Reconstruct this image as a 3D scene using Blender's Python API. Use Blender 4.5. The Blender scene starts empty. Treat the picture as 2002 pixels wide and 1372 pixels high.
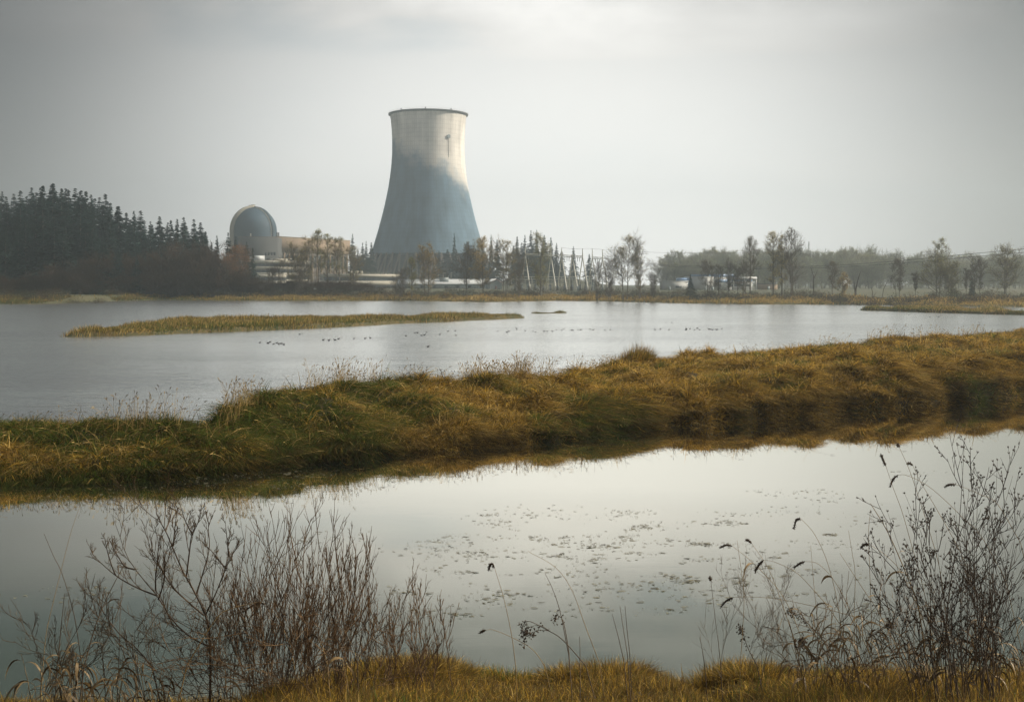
import bpy, bmesh, math, random
import numpy as np
R = math.radians
PI = math.pi
S = bpy.context.scene
C = S.collection
rng = np.random.default_rng(7)

# ------------------------------------------------------------------ camera frame
F = 2295.0; CX = 1001.0; HY = 553.0; EYE = 6.0      # focal length / horizon measured on the 2002 px wide photograph
def at(px, py, Y):
    return ((px-CX)*Y/F, Y, EYE+(HY-py)*Y/F)
def gx(px, Y): return (px-CX)*Y/F
def on_water(px, py):
    Y = F*EYE/(py-HY); return ((px-CX)*Y/F, Y)
def zat(py, Y): return EYE+(HY-py)*Y/F

# ------------------------------------------------------------------ tagging
def tag(o, label=None, cat=None, group=None, kind=None):
    if label: o['label'] = label
    if cat: o['category'] = cat
    if group: o['group'] = group
    if kind: o['kind'] = kind
    return o
def empty(name, loc, rz=0, label=None, cat=None, group=None):
    o = bpy.data.objects.new(name, None); C.objects.link(o)
    o.location = loc; o.rotation_euler = (0, 0, rz); o.empty_display_size = .5
    return tag(o, label, cat, group)
def copy_tree(o, parent=None):
    c = o.copy(); C.objects.link(c)
    if parent: c.parent = parent
    for ch in o.children: copy_tree(ch, c)
    return c

# ------------------------------------------------------------------ numpy mesh
def np_mesh(name, V, faces, m, parent=None, col=None, smooth=False):
    V = np.ascontiguousarray(V, dtype=np.float32).reshape(-1, 3)
    if not isinstance(faces, (list, tuple)): faces = [faces]
    faces = [np.asarray(f, dtype=np.int32) for f in faces if len(f)]
    idx = np.concatenate([f.ravel() for f in faces])
    tot = np.concatenate([np.full(len(f), f.shape[1], np.int32) for f in faces])
    start = np.concatenate([[0], np.cumsum(tot)[:-1]]).astype(np.int32)
    me = bpy.data.meshes.new(name)
    me.vertices.add(len(V)); me.vertices.foreach_set('co', V.ravel())
    me.loops.add(len(idx)); me.loops.foreach_set('vertex_index', idx)
    me.polygons.add(len(tot)); me.polygons.foreach_set('loop_start', start); me.polygons.foreach_set('loop_total', tot)
    if smooth: me.polygons.foreach_set('use_smooth', np.ones(len(tot), bool))
    me.update(calc_edges=True)
    if col is not None:
        a = me.color_attributes.new('Col', 'FLOAT_COLOR', 'POINT')
        c4 = np.ones((len(V), 4), np.float32); c4[:, :3] = col
        a.data.foreach_set('color', c4.ravel())
    me.materials.append(m)
    o = bpy.data.objects.new(name, me); C.objects.link(o)
    if parent: o.parent = parent
    return o
class MB:
    """collects shapes into one mesh"""
    def __init__(s): s.V = []; s.Q = []; s.T = []; s.n = 0
    def add(s, V, Q=None, T=None):
        V = np.asarray(V, float).reshape(-1, 3)
        if Q is not None and len(Q): s.Q.append(np.asarray(Q)+s.n)
        if T is not None and len(T): s.T.append(np.asarray(T)+s.n)
        s.V.append(V); s.n += len(V); return s
    def box(s, x0, x1, y0, y1, z0, z1, rot=0, about=(0, 0)):
        v = np.array([(x, y, z) for z in (z0, z1) for x, y in ((x0, y0), (x1, y0), (x1, y1), (x0, y1))], float)
        return s.add(v, [(0, 3, 2, 1), (4, 5, 6, 7), (0, 1, 5, 4), (1, 2, 6, 5), (2, 3, 7, 6), (3, 0, 4, 7)])
    def prism(s, poly, z0, z1):
        n = len(poly); v = [(x, y, z0) for x, y in poly]+[(x, y, z1) for x, y in poly]
        q = [(i, (i+1) % n, n+(i+1) % n, n+i) for i in range(n)]
        s.add(v, q)
        t = [(0+s.n-2*n, i+1+s.n-2*n, i+s.n-2*n) for i in range(1, n-1)]+[(n+s.n-2*n, n+i+s.n-2*n, n+i+1+s.n-2*n) for i in range(1, n-1)]
        s.T.append(np.array(t)); return s
    def tube(s, pts, r, sides=6):
        P = np.asarray(pts, float)[None]; K = P.shape[1]
        rr = np.broadcast_to(np.asarray(r, float), (K,))[None]
        V, Q = tubes(P, rr, sides); return s.add(V, Q)
    def build(s, name, m, parent=None, smooth=False):
        f = []
        if s.Q: f.append(np.concatenate(s.Q))
        if s.T: f.append(np.concatenate(s.T))
        return np_mesh(name, np.concatenate(s.V), f, m, parent, smooth=smooth)
def norm(a): return a/np.maximum(np.linalg.norm(a, axis=-1, keepdims=True), 1e-9)
def tubes(P, Rr, sides=3):
    """P (N,K,3), Rr (N,K) -> verts, quads"""
    N, K, _ = P.shape
    T = np.empty_like(P); T[:, 1:-1] = P[:, 2:]-P[:, :-2]; T[:, 0] = P[:, 1]-P[:, 0]; T[:, -1] = P[:, -1]-P[:, -2]
    T = norm(T)
    ref = np.where(np.abs(T[:, :1, 2:3]) > .8, np.array([1., 0, 0]), np.array([0, 0, 1.]))
    U = norm(np.cross(T, np.broadcast_to(ref, T.shape))); W = np.cross(T, U)
    a = np.arange(sides)*2*PI/sides
    V = P[:, :, None]+Rr[:, :, None, None]*(U[:, :, None]*np.cos(a)[None, None, :, None]+W[:, :, None]*np.sin(a)[None, None, :, None])
    base = (np.arange(N)*K*sides)[:, None, None]+(np.arange(K-1)*sides)[None, :, None]
    j = np.arange(sides); j2 = (j+1) % sides
    Q = np.stack([base+j, base+j2, base+j2+sides, base+j+sides], -1).reshape(-1, 4)
    return V.reshape(-1, 3), Q

# ------------------------------------------------------------------ noise
_perm = np.random.default_rng(3).random((256, 256))
def vnoise(x, y, off=0):
    x = np.asarray(x, float)+off*17.3; y = np.asarray(y, float)+off*9.1
    xi = np.floor(x).astype(int); yi = np.floor(y).astype(int); fx = x-xi; fy = y-yi
    fx = fx*fx*(3-2*fx); fy = fy*fy*(3-2*fy)
    g = lambda a, b: _perm[a & 255, b & 255]
    return (g(xi, yi)*(1-fx)+g(xi+1, yi)*fx)*(1-fy)+(g(xi, yi+1)*(1-fx)+g(xi+1, yi+1)*fx)*fy
def fbm(x, y, o=4, off=0):
    s = 0; a = .5; t = 0
    for i in range(o):
        s = s+a*vnoise(x*2**i, y*2**i, off+i*3.7); t += a; a *= .5
    return s/t
def sstep(x, a, b):
    t = np.clip((np.asarray(x, float)-a)/(b-a), 0, 1); return t*t*(3-2*t)

# ------------------------------------------------------------------ materials
def new_mat(name):
    m = bpy.data.materials.new(name); m.use_nodes = True
    nt = m.node_tree; b = nt.nodes['Principled BSDF']; return m, nt, b
def mat(name, col, rough=.8, var=.25, scale=.5, metallic=0, col2=None, bump=0):
    m, nt, b = new_mat(name); N = nt.nodes; L = nt.links
    tc = N.new('ShaderNodeTexCoord'); n = N.new('ShaderNodeTexNoise'); n.inputs['Scale'].default_value = scale; n.inputs['Detail'].default_value = 5
    L.new(tc.outputs['Object'], n.inputs['Vector'])
    r = N.new('ShaderNodeValToRGB'); r.color_ramp.elements[0].position = .3; r.color_ramp.elements[1].position = .7
    c2 = col2 or tuple(c*(1-var) for c in col)
    r.color_ramp.elements[0].color = (*c2, 1); r.color_ramp.elements[1].color = (*(col if col2 else [min(1, c*(1+var*.5)) for c in col]), 1)
    L.new(n.outputs['Fac'], r.inputs['Fac']); L.new(r.outputs['Color'], b.inputs['Base Color'])
    b.inputs['Roughness'].default_value = rough; b.inputs['Metallic'].default_value = metallic
    if bump:
        bp = N.new('ShaderNodeBump'); bp.inputs['Strength'].default_value = bump; bp.inputs['Distance'].default_value = .1
        L.new(n.outputs['Fac'], bp.inputs['Height']); L.new(bp.outputs['Normal'], b.inputs['Normal'])
    return m
def mat_col(name, rough=.7, transl=.25, spec=.3):
    m, nt, b = new_mat(name); N = nt.nodes; L = nt.links
    a = N.new('ShaderNodeAttribute'); a.attribute_name = 'Col'
    L.new(a.outputs['Color'], b.inputs['Base Color']); b.inputs['Roughness'].default_value = rough
    b.inputs['Specular IOR Level'].default_value = spec
    if transl:
        t = N.new('ShaderNodeBsdfTranslucent'); L.new(a.outputs['Color'], t.inputs['Color'])
        mx = N.new('ShaderNodeMixShader'); mx.inputs[0].default_value = transl
        L.new(b.outputs[0], mx.inputs[1]); L.new(t.outputs[0], mx.inputs[2]); L.new(mx.outputs[0], N['Material Output'].inputs['Surface'])
    return m
M_GRASS = mat_col('dry_grass', .8, .40, .10)
M_LEAF = mat_col('leaves', .8, .40, .1)
M_NEEDLE = mat_col('needles', .75, .1, .2)
M_TWIG = mat_col('twigs', .8, 0, .2)
M_BARK = mat('bark', (.13, .115, .095), .9, .4, 3)
M_BARKD = mat('dark_bark', (.07, .047, .030), .85, .4, 14)
M_SOIL = mat('dark_soil', (.030, .026, .014), .95, .4, 1.2, bump=.6)
M_STALK = mat('pale_stalk', (.26, .17, .065), .6, .35, 9)
M_STALKD = mat('dark_stalk', (.085, .055, .03), .7, .35, 9)
M_HEAD = mat('seed_head', (.06, .038, .02), .85, .5, 60)
M_DRYLEAF = mat('withered_leaf', (.26, .17, .07), .6, .5, 12)
M_DUCK = mat('duck_feathers', (.035, .03, .026), .7, .5, 9)
M_WHITE = mat('white_panel', (.38, .39, .39), .6, .12, .15)
M_WINBAND = mat('window_glass', (.03, .045, .055), .15, .4, .3)
M_CREAM = mat('cream_concrete', (.43, .40, .34), .8, .12, .2)
M_BEIGE = mat('beige_cladding', (.30, .215, .145), .8, .15, .08)
M_TAUPE = mat('grey_concrete_wall', (.075, .078, .08), .85, .2, .1)
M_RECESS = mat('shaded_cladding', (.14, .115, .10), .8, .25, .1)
M_BLUEG = mat('blue_metal_panel', (.20, .32, .52), .5, .15, .3)
M_METALROOF = mat('white_metal_roof', (.50, .52, .54), .45, .15, .3)
M_GREYWALL = mat('grey_metal_wall', (.22, .26, .28), .6, .2, .3)
M_BROWN = mat('brown_trim', (.16, .07, .05), .7, .2, .5)
M_STEEL = mat('galvanised_steel', (.50, .49, .43), .5, .15, .4)
M_WIRE = mat('cable_black', (.03, .03, .035), .6, .1, .4)
M_LINK = mat('grey_fence_mesh', (.20, .22, .23), .6, .2, .4)

def bands_mat(name, base, dark, nang, lift):
    """precast cooling tower concrete: shutter lines and a dark lower part, staining with cloud shade and blue haze painted in"""
    m, nt, b = new_mat(name); N = nt.nodes; L = nt.links
    tc = N.new('ShaderNodeTexCoord'); sp = N.new('ShaderNodeSeparateXYZ'); L.new(tc.outputs['Object'], sp.inputs[0])
    def mth(op, a, bb=None, c=None):
        n = N.new('ShaderNodeMath'); n.operation = op
        for i, v in enumerate((a, bb, c)):
            if v is None: continue
            if isinstance(v, (int, float)): n.inputs[i].default_value = v
            else: L.new(v, n.inputs[i])
        return n.outputs[0]
    X, Y, Z = sp.outputs
    ang = mth('ARCTAN2', X, mth('MULTIPLY', Y, -1))          # 0 faces -Y, positive to +X
    fa = mth('FRACT', mth('MULTIPLY', ang, nang/(2*PI)))
    fz = mth('FRACT', mth('DIVIDE', Z, lift))
    la = mth('LESS_THAN', fa, .30); lz = mth('LESS_THAN', fz, .26)
    line = mth('MAXIMUM', la, lz)
    noise = N.new('ShaderNodeTexNoise'); noise.inputs['Scale'].default_value = .05; noise.inputs['Detail'].default_value = 7; noise.inputs['Roughness'].default_value = .62
    L.new(tc.outputs['Object'], noise.inputs['Vector'])
    # vertical streaks: noise squeezed in z
    mp = N.new('ShaderNodeMapping'); mp.inputs['Scale'].default_value = (.22, .22, .008); L.new(tc.outputs['Object'], mp.inputs['Vector'])
    st = N.new('ShaderNodeTexNoise'); st.inputs['Scale'].default_value = 1; st.inputs['Detail'].default_value = 5; L.new(mp.outputs[0], st.inputs['Vector'])
    # upper edge of the staining and painted shade by angle: high on the left (z 115) low on the right
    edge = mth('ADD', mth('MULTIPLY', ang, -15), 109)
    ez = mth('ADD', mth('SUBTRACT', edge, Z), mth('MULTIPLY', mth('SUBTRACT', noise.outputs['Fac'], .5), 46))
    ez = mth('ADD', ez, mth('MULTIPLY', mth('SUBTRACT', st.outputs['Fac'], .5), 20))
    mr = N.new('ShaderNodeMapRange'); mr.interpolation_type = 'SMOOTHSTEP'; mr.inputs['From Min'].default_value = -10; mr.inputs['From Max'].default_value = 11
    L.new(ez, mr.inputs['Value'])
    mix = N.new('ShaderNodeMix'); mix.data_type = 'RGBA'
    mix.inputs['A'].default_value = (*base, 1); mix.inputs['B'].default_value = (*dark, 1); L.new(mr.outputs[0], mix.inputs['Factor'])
    var = mth('ADD', mth('MULTIPLY', st.outputs['Fac'], .5), mth('MULTIPLY', noise.outputs['Fac'], .5))
    k = mth('MULTIPLY', mth('ADD', mth('MULTIPLY', mth('SUBTRACT', var, .5), 2.2), 1), mth('SUBTRACT', 1, mth('MULTIPLY', line, .10)))
    mul = N.new('ShaderNodeVectorMath'); mul.operation = 'SCALE'; L.new(mix.outputs['Result'], mul.inputs[0]); L.new(k, mul.inputs['Scale'])
    L.new(mul.outputs[0], b.inputs['Base Color']); b.inputs['Roughness'].default_value = .9
    return m
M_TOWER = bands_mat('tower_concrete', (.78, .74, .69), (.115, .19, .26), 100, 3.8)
M_DOME = mat('dome_cladding', (.03, .065, .10), .7, .3, .12)

# ------------------------------------------------------------------ water
def water_mat(name, waves, rough=.015, body=(.05, .07, .062)):
    m, nt, b = new_mat(name); N = nt.nodes; L = nt.links; N.remove(b)
    tc = N.new('ShaderNodeTexCoord')
    h = None
    for sx, sy, sc, amp, det in waves:
        mp = N.new('ShaderNodeMapping'); mp.inputs['Scale'].default_value = (sx, sy, 1); L.new(tc.outputs['Object'], mp.inputs['Vector'])
        n = N.new('ShaderNodeTexNoise'); n.inputs['Scale'].default_value = sc; n.inputs['Detail'].default_value = det; L.new(mp.outputs[0], n.inputs['Vector'])
        k = N.new('ShaderNodeMath'); k.operation = 'MULTIPLY'; k.inputs[1].default_value = amp; L.new(n.outputs['Fac'], k.inputs[0])
        if h is None: h = k.outputs[0]
        else:
            a = N.new('ShaderNodeMath'); a.operation = 'ADD'; L.new(h, a.inputs[0]); L.new(k.outputs[0], a.inputs[1]); h = a.outputs[0]
    # wind patches: strength of the ripples varies over the surface
    mp = N.new('ShaderNodeMapping'); mp.inputs['Scale'].default_value = (.012, .05, 1); L.new(tc.outputs['Object'], mp.inputs['Vector'])
    n = N.new('ShaderNodeTexNoise'); n.inputs['Scale'].default_value = 1; n.inputs['Detail'].default_value = 3; L.new(mp.outputs[0], n.inputs['Vector'])
    mr = N.new('ShaderNodeMapRange'); mr.inputs['From Min'].default_value = .38; mr.inputs['From Max'].default_value = .62; mr.inputs['To Min'].default_value = .35; mr.inputs['To Max'].default_value = 1
    L.new(n.outputs['Fac'], mr.inputs['Value'])
    bp = N.new('ShaderNodeBump'); bp.inputs['Distance'].default_value = 1.0; L.new(h, bp.inputs['Height']); L.new(mr.outputs[0], bp.inputs['Strength'])
    g = N.new('ShaderNodeBsdfGlossy'); g.inputs['Roughness'].default_value = rough; g.inputs['Color'].default_value = (1, .965, .88, 1) if rough < .05 else (1, 1, .98, 1); L.new(bp.outputs[0], g.inputs['Normal'])
    d = N.new('ShaderNodeBsdfDiffuse'); d.inputs['Color'].default_value = (*body, 1)
    lw = N.new('ShaderNodeLayerWeight'); lw.inputs['Blend'].default_value = .5
    rp = N.new('ShaderNodeValToRGB'); e = rp.color_ramp.elements
    e[0].position = .45; e[0].color = (.08, .08, .08, 1); e[1].position = .94; e[1].color = (1, 1, 1, 1)
    for p, v in ((.64, .14), (.72, .30), (.83, .95)):
        q = e.new(p); q.color = (v, v, v, 1)
    L.new(lw.outputs['Facing'], rp.inputs[0])
    mx = N.new('ShaderNodeMixShader'); L.new(rp.outputs[0], mx.inputs[0]); L.new(d.outputs[0], mx.inputs[1]); L.new(g.outputs[0], mx.inputs[2])
    L.new(mx.outputs[0], N['Material Output'].inputs['Surface'])
    return m
M_LAKE = water_mat('rippled_lake', [(.35, 1.0, 1.6, .20, 4), (.25, 1, .35, .30, 2)], .20)
M_POND = water_mat('still_water', [(.5, 1.0, 1.2, .0022, 3), (.4, 1, 6, .0006, 2)])

# ------------------------------------------------------------------ shoreline curves (world metres)
near_pts = [(-60, 12), (-30, 29)]+[(lambda w: (w[0], w[1]))(on_water(px, py)) for px, py in
    ((83, 943), (290, 940), (480, 922), (640, 903), (800, 886), (1000, 868), (1150, 850), (1300, 835), (1500, 819), (1700, 799), (1919, 784))]+[(50, 76), (130, 110)]
def crest(px, py, z=1.30): Y = F*(EYE-z)/(py-HY); return ((px-CX)*Y/F, Y)
far_pts = [(-60, 22), (-30, 36)]+[crest(*p) for p in ((83, 812), (250, 808), (430, 806), (600, 776), (760, 757), (900, 750), (1110, 738), (1190, 706), (1400, 692), (1600, 679), (1750, 668), (1919, 655))]+[(80, 150), (130, 190)]
NX, NY = map(np.array, zip(*near_pts)); FX, FY = map(np.array, zip(*far_pts))
def yn(x): return np.interp(x, NX, NY)+(fbm(x*.45, x*0+2, 3)-.5)*2.2
def yf(x): return np.interp(x, FX, FY)+(fbm(x*.35, x*0+9, 3)-.5)*1.6
_mg = np.random.default_rng(44); _nm = 620
_mx = _mg.uniform(-26, 60, _nm); _mu = np.concatenate([_mg.random(_nm-260), _mg.uniform(.0, .10, 260)]); _y0 = np.interp(_mx, NX, NY); _y1 = np.interp(_mx, FX, FY)
_my = _y0+.7+(_y1-_y0-.7)*_mu; _mr = _mg.uniform(.3, .8, _nm)*np.clip(_my/48, .9, 1.8); _mh = _mg.uniform(.10, .46, _nm)
GX0, GY0, GS = -30., 20., .16; _gx = np.arange(GX0, 64, GS); _gy = np.arange(GY0, 160, GS); _MG = np.zeros((len(_gy), len(_gx)))
for _i in range(_nm):
    i0 = max(0, int((_mx[_i]-3*_mr[_i]-GX0)/GS)); i1 = int((_mx[_i]+3*_mr[_i]-GX0)/GS)+1; j0 = max(0, int((_my[_i]-3*_mr[_i]-GY0)/GS)); j1 = int((_my[_i]+3*_mr[_i]-GY0)/GS)+1
    gxx = _gx[i0:i1][None]; gyy = _gy[j0:j1][:, None]
    if gxx.size and gyy.size: _MG[j0:j1, i0:i1] = np.maximum(_MG[j0:j1, i0:i1], _mh[_i]*np.exp(-(((gxx-_mx[_i])**2+(gyy-_my[_i])**2)/_mr[_i]**2)**1.3))
def mound(x, y):
    fx = np.clip((np.asarray(x)-GX0)/GS, 0, len(_gx)-2.001); fy = np.clip((np.asarray(y)-GY0)/GS, 0, len(_gy)-2.001); i = fx.astype(int); j = fy.astype(int); u = fx-i; v = fy-j
    return (_MG[j, i]*(1-u)+_MG[j, i+1]*u)*(1-v)+(_MG[j+1, i]*(1-u)+_MG[j+1, i+1]*u)*v
def bank_h(x, y):
    a = y-yn(x); b = yf(x)-y
    pl = .38+.55*fbm(x*.28, y*.28, 3)+.25*(fbm(x*.9+y*.3, y*.9-x*.3, 2, 5)-.5)+mound(x, y)+.25*sstep(x, 2, 22)
    fr = np.interp(x, [-14, -5, 5, 16, 26], [.45, .85, 1.1, 1.3, 1.65]); pl = pl*(fr+(1.1-fr)*sstep(a, 2, 8))+.30*sstep(a, 0, 8)+.38*sstep(a, 2, 7)*sstep(-x, -2, 6)
    up = sstep(a, -.12, .55)*(.62+.38*sstep(a, .4, 3.0))
    dn = sstep(b, -.6, 1.8)
    return pl*up*dn-.45*(1-up*dn)
# near bank on which the photographer stands
def yb(x): return 17.35+(fbm(x*.5, x*0+31, 3)-.5)*1.2-.75*np.exp(-((x-2.5)/.3)**2)+.5*np.exp(-((x+1.5)/.8)**2)-1.3*sstep(-x, 2.6, 3.6)
def near_h(x, y):
    a = yb(x)-y
    return np.where(a > 0, .22*sstep(a, 0, .6)+np.clip(a, 0, 30)*.235, a*.4)+.14*(fbm(x*1.3, y*1.3, 3, 8)-.5)
# islands: (front polyline, back polyline) in world metres
def isl(front, back):
    f = np.array([on_water(*p) for p in front]); b = np.array(back); return f, b
I1f = np.array([on_water(*p) for p in ((118, 659), (250, 656), (450, 649), (650, 640), (830, 631), (960, 625), (1030, 621.5))])
I1b = np.array([(gx(px, Y), Y) for px, Y in ((122, 134), (185, 141), (214, 166), (350, 180), (600, 188), (830, 203), (960, 206), (1030, 202))])
I2f = np.array([on_water(*p) for p in ((1030, 613), (1060, 614), (1112, 612))]); I2b = np.array([(gx(1030, 230), 230.), (gx(1060, 234), 234.), (gx(1112, 235), 235.)])
I3f = np.array([on_water(*p) for p in ((1688, 607), (1760, 609), (1850, 612), (1925, 614), (2060, 617))]); I3b = np.array([(gx(1688, 258), 258.), (gx(1760, 264), 264.), (gx(1850, 264), 264.), (gx(1925, 262), 262.), (gx(2060, 262), 262.)])
def isl_h(f, b, hh, off):
    def h(x, y):
        y0 = np.interp(x, f[:, 0], f[:, 1])+(fbm(x*.12, x*0, 3, off)-.5)*5; y1 = np.interp(x, b[:, 0], b[:, 1])+(fbm(x*.1, x*0, 3, off+4)-.5)*5
        xm = np.minimum(x-f[0, 0], f[-1, 0]-x)
        s = sstep(np.minimum(y-y0, y1-y), -.3, 2)*sstep(xm, -.5, 1)
        return s*(hh+.5*(fbm(x*.2, y*.12, 3, off)-.4))-.3*(1-s)
    return h
i1h = isl_h(I1f, I1b, .45, 11); i2h = isl_h(I2f, I2b, .08, 13); i3h = isl_h(I3f, I3b, .45, 15)
shore_pts = [(-400, 250), (-260, 300)]+[on_water(px, py) for px, py in ((83, 594), (200, 589), (320, 586.5), (450, 588), (620, 588.5), (800, 588.5), (950, 590.5), (1090, 588), (1180, 589.5), (1350, 593.5), (1500, 595), (1700, 595.5), (1919, 600))]+[(180, 285), (400, 240)]
SX, SY = map(np.array, zip(*shore_pts))
def ys(x): return np.interp(x, SX, SY)+(fbm(x*.05, x*0, 3, 21)-.5)*8
def far_h(x, y):
    a = y-ys(x)
    base = np.where(a > 0, .5*sstep(a, 0, 3)+1.3*sstep(a, 4, 30)+.7*sstep(a, 60, 200), np.maximum(a*.2, -1.2))
    hill = 24*sstep(-x-.29*(y-400), 62, 235)*sstep(y, 440, 600)
    hill2 = 9*np.exp(-((x-22)/38)**2-((y-830)/60)**2)
    far = 30*sstep(y, 2200, 3800)*fbm(x*.0012, y*.001, 3, 2)*0
    return base+hill+hill2+far+.25*(fbm(x*.08, y*.08, 3, 3)-.5)*sstep(a, 1, 10)

def grid_mesh(name, xs, ys_, hf, m, **k):
    Xg, Yg = np.meshgrid(xs, ys_)
    if callable(k.get('warp')): Xg, Yg = k['warp'](Xg, Yg)
    Z = hf(Xg, Yg); ny, nx = Xg.shape
    V = np.stack([Xg, Yg, Z], -1).reshape(-1, 3)
    i = (np.arange(ny-1)[:, None]*nx+np.arange(nx-1)[None]).ravel()
    Q = np.stack([i, i+1, i+nx+1, i+nx], -1)
    o = np_mesh(name, V, Q, m, smooth=True); o['kind'] = 'structure'; return o

M_BROWNSOIL = mat('brown_soil', (.045, .033, .016), .95, .4, 2, bump=.6)
M_TURF = mat('turf', (.12, .085, .03), .95, .3, .5, col2=(.045, .05, .018), bump=.4)
M_FIELD = mat('field', (.085, .072, .034), .95, .3, .02, col2=(.05, .065, .028))
def strip(n0, n1, N1, N2, f0, f1):
    pass
# peninsula, in a sheared grid that follows the two edges
xs = np.linspace(-45, 95, 900); t = np.linspace(0, 1, 170)
def pw(Xg, Yg): return Xg, (np.interp(Xg, NX, NY)-2.2)*(1-Yg)+(np.interp(Xg, FX, FY)+2.2)*Yg
grid_mesh('marsh_bank', xs, t**1.4, bank_h, M_SOIL, warp=pw)
grid_mesh('near_bank', np.linspace(-16, 16, 260), np.linspace(-6, 21, 220), near_h, M_BROWNSOIL)
for nm, f, b, h in (('marsh_island', I1f, I1b, i1h), ('small_islet', I2f, I2b, i2h), ('reed_spit', I3f, I3b, i3h)):
    grid_mesh(nm, np.linspace(f[0, 0]-3, f[-1, 0]+3, 300), np.linspace(f[:, 1].min()-4, b[:, 1].max()+4, 90), h, M_TURF)
yy = np.concatenate([np.linspace(225, 520, 150), np.geomspace(525, 1900, 70)])
xx = np.concatenate([-np.geomspace(1400, 330, 24), np.linspace(-320, 320, 260), np.geomspace(330, 1400, 24)])
grid_mesh('ground', xx, yy, far_h, M_FIELD)
# water: the still channel in front of the bank and the rippled lake behind it
def wsheet(name, xs_, y0, y1, m):
    V = []
    for x in xs_: V += [(x, y0(x), 0), (x, y1(x), 0)]
    Q = [(2*i, 2*i+2, 2*i+3, 2*i+1) for i in range(len(xs_)-1)]
    o = np_mesh(name, V, np.array(Q), m); o['kind'] = 'structure'; return o
mid = lambda x: float((np.interp(x, NX, NY)+np.interp(x, FX, FY))/2)
wx = list(np.linspace(-60, 130, 60))
wsheet('channel_water', wx, lambda x: 10., mid, M_POND)
wx = [-900, -300]+wx+[300, 900]
def mid2(x): return mid(max(-60, min(130, x)))
wsheet('lake_water', wx, mid2, lambda x: 430., M_LAKE)

# ------------------------------------------------------------------ grass
def blades(root, lean, L, wid, col, name, lift=.45, segs=3, tipdrop=.25, facecam=.5):
    """arched ribbons. root(N,3) lean(N,2) horizontal direction*amount, L(N)"""
    N = len(root)
    lv = np.concatenate([lean, np.zeros((N, 1))], 1)
    la = np.linalg.norm(lean, axis=1, keepdims=True)
    ts = np.linspace(0, 1, segs+1)
    P = np.empty((N, segs+1, 3))
    for k, t_ in enumerate(ts):
        P[:, k] = root+lv*(L[:, None]*(t_**1.5))
        up = (lift_ if False else 1.0)
        P[:, k, 2] = root[:, 2]+L*(t_*np.clip(1-.45*la[:, 0], .2, 1)-tipdrop*la[:, 0]*t_**2.6)
    side = norm(np.stack([rng.normal(size=N)+facecam*2, rng.normal(size=N)*.8, rng.normal(size=N)*.25], -1))
    w = wid[:, None]*np.array([1, .85, .6, .0][:segs]+[0.])[None, :segs+1] if segs == 3 else wid[:, None]*np.array([1, .7, 0])[None]
    Lf = P-side[:, None]*w[..., None]; Rt = P+side[:, None]*w[..., None]
    K = segs
    V = np.concatenate([np.stack([Lf[:, :K], Rt[:, :K]], 2).reshape(N, 2*K, 3), P[:, K:]], 1)   # 2K+1 verts
    b = np.arange(N)[:, None]*(2*K+1)
    Q = np.concatenate([b+np.array([[2*k, 2*k+1, 2*k+3, 2*k+2]]) for k in range(K-1)], 0)
    T = b+np.array([[2*K-2, 2*K-1, 2*K]])
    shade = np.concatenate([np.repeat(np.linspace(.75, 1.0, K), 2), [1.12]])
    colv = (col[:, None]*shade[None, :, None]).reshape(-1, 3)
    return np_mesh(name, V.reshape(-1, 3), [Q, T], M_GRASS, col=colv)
GOLD = np.array([.50, .31, .05]); STRAW = np.array([.60, .42, .15]); GREEN = np.array([.085, .125, .022]); OLIVE = np.array([.17, .15, .038]); RUST = np.array([.155, .10, .034])
def pick(n, w):
    pal = np.stack([GOLD, STRAW, GREEN, OLIVE, RUST]); w = np.asarray(w, float)
    w = w/w.sum(1, keepdims=True); c = np.cumsum(w, 1); u = rng.random(n)[:, None]
    i = np.minimum((u > c).sum(1), 4); return pal[i]*rng.uniform(.7, 1.3, (n, 1))
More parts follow.
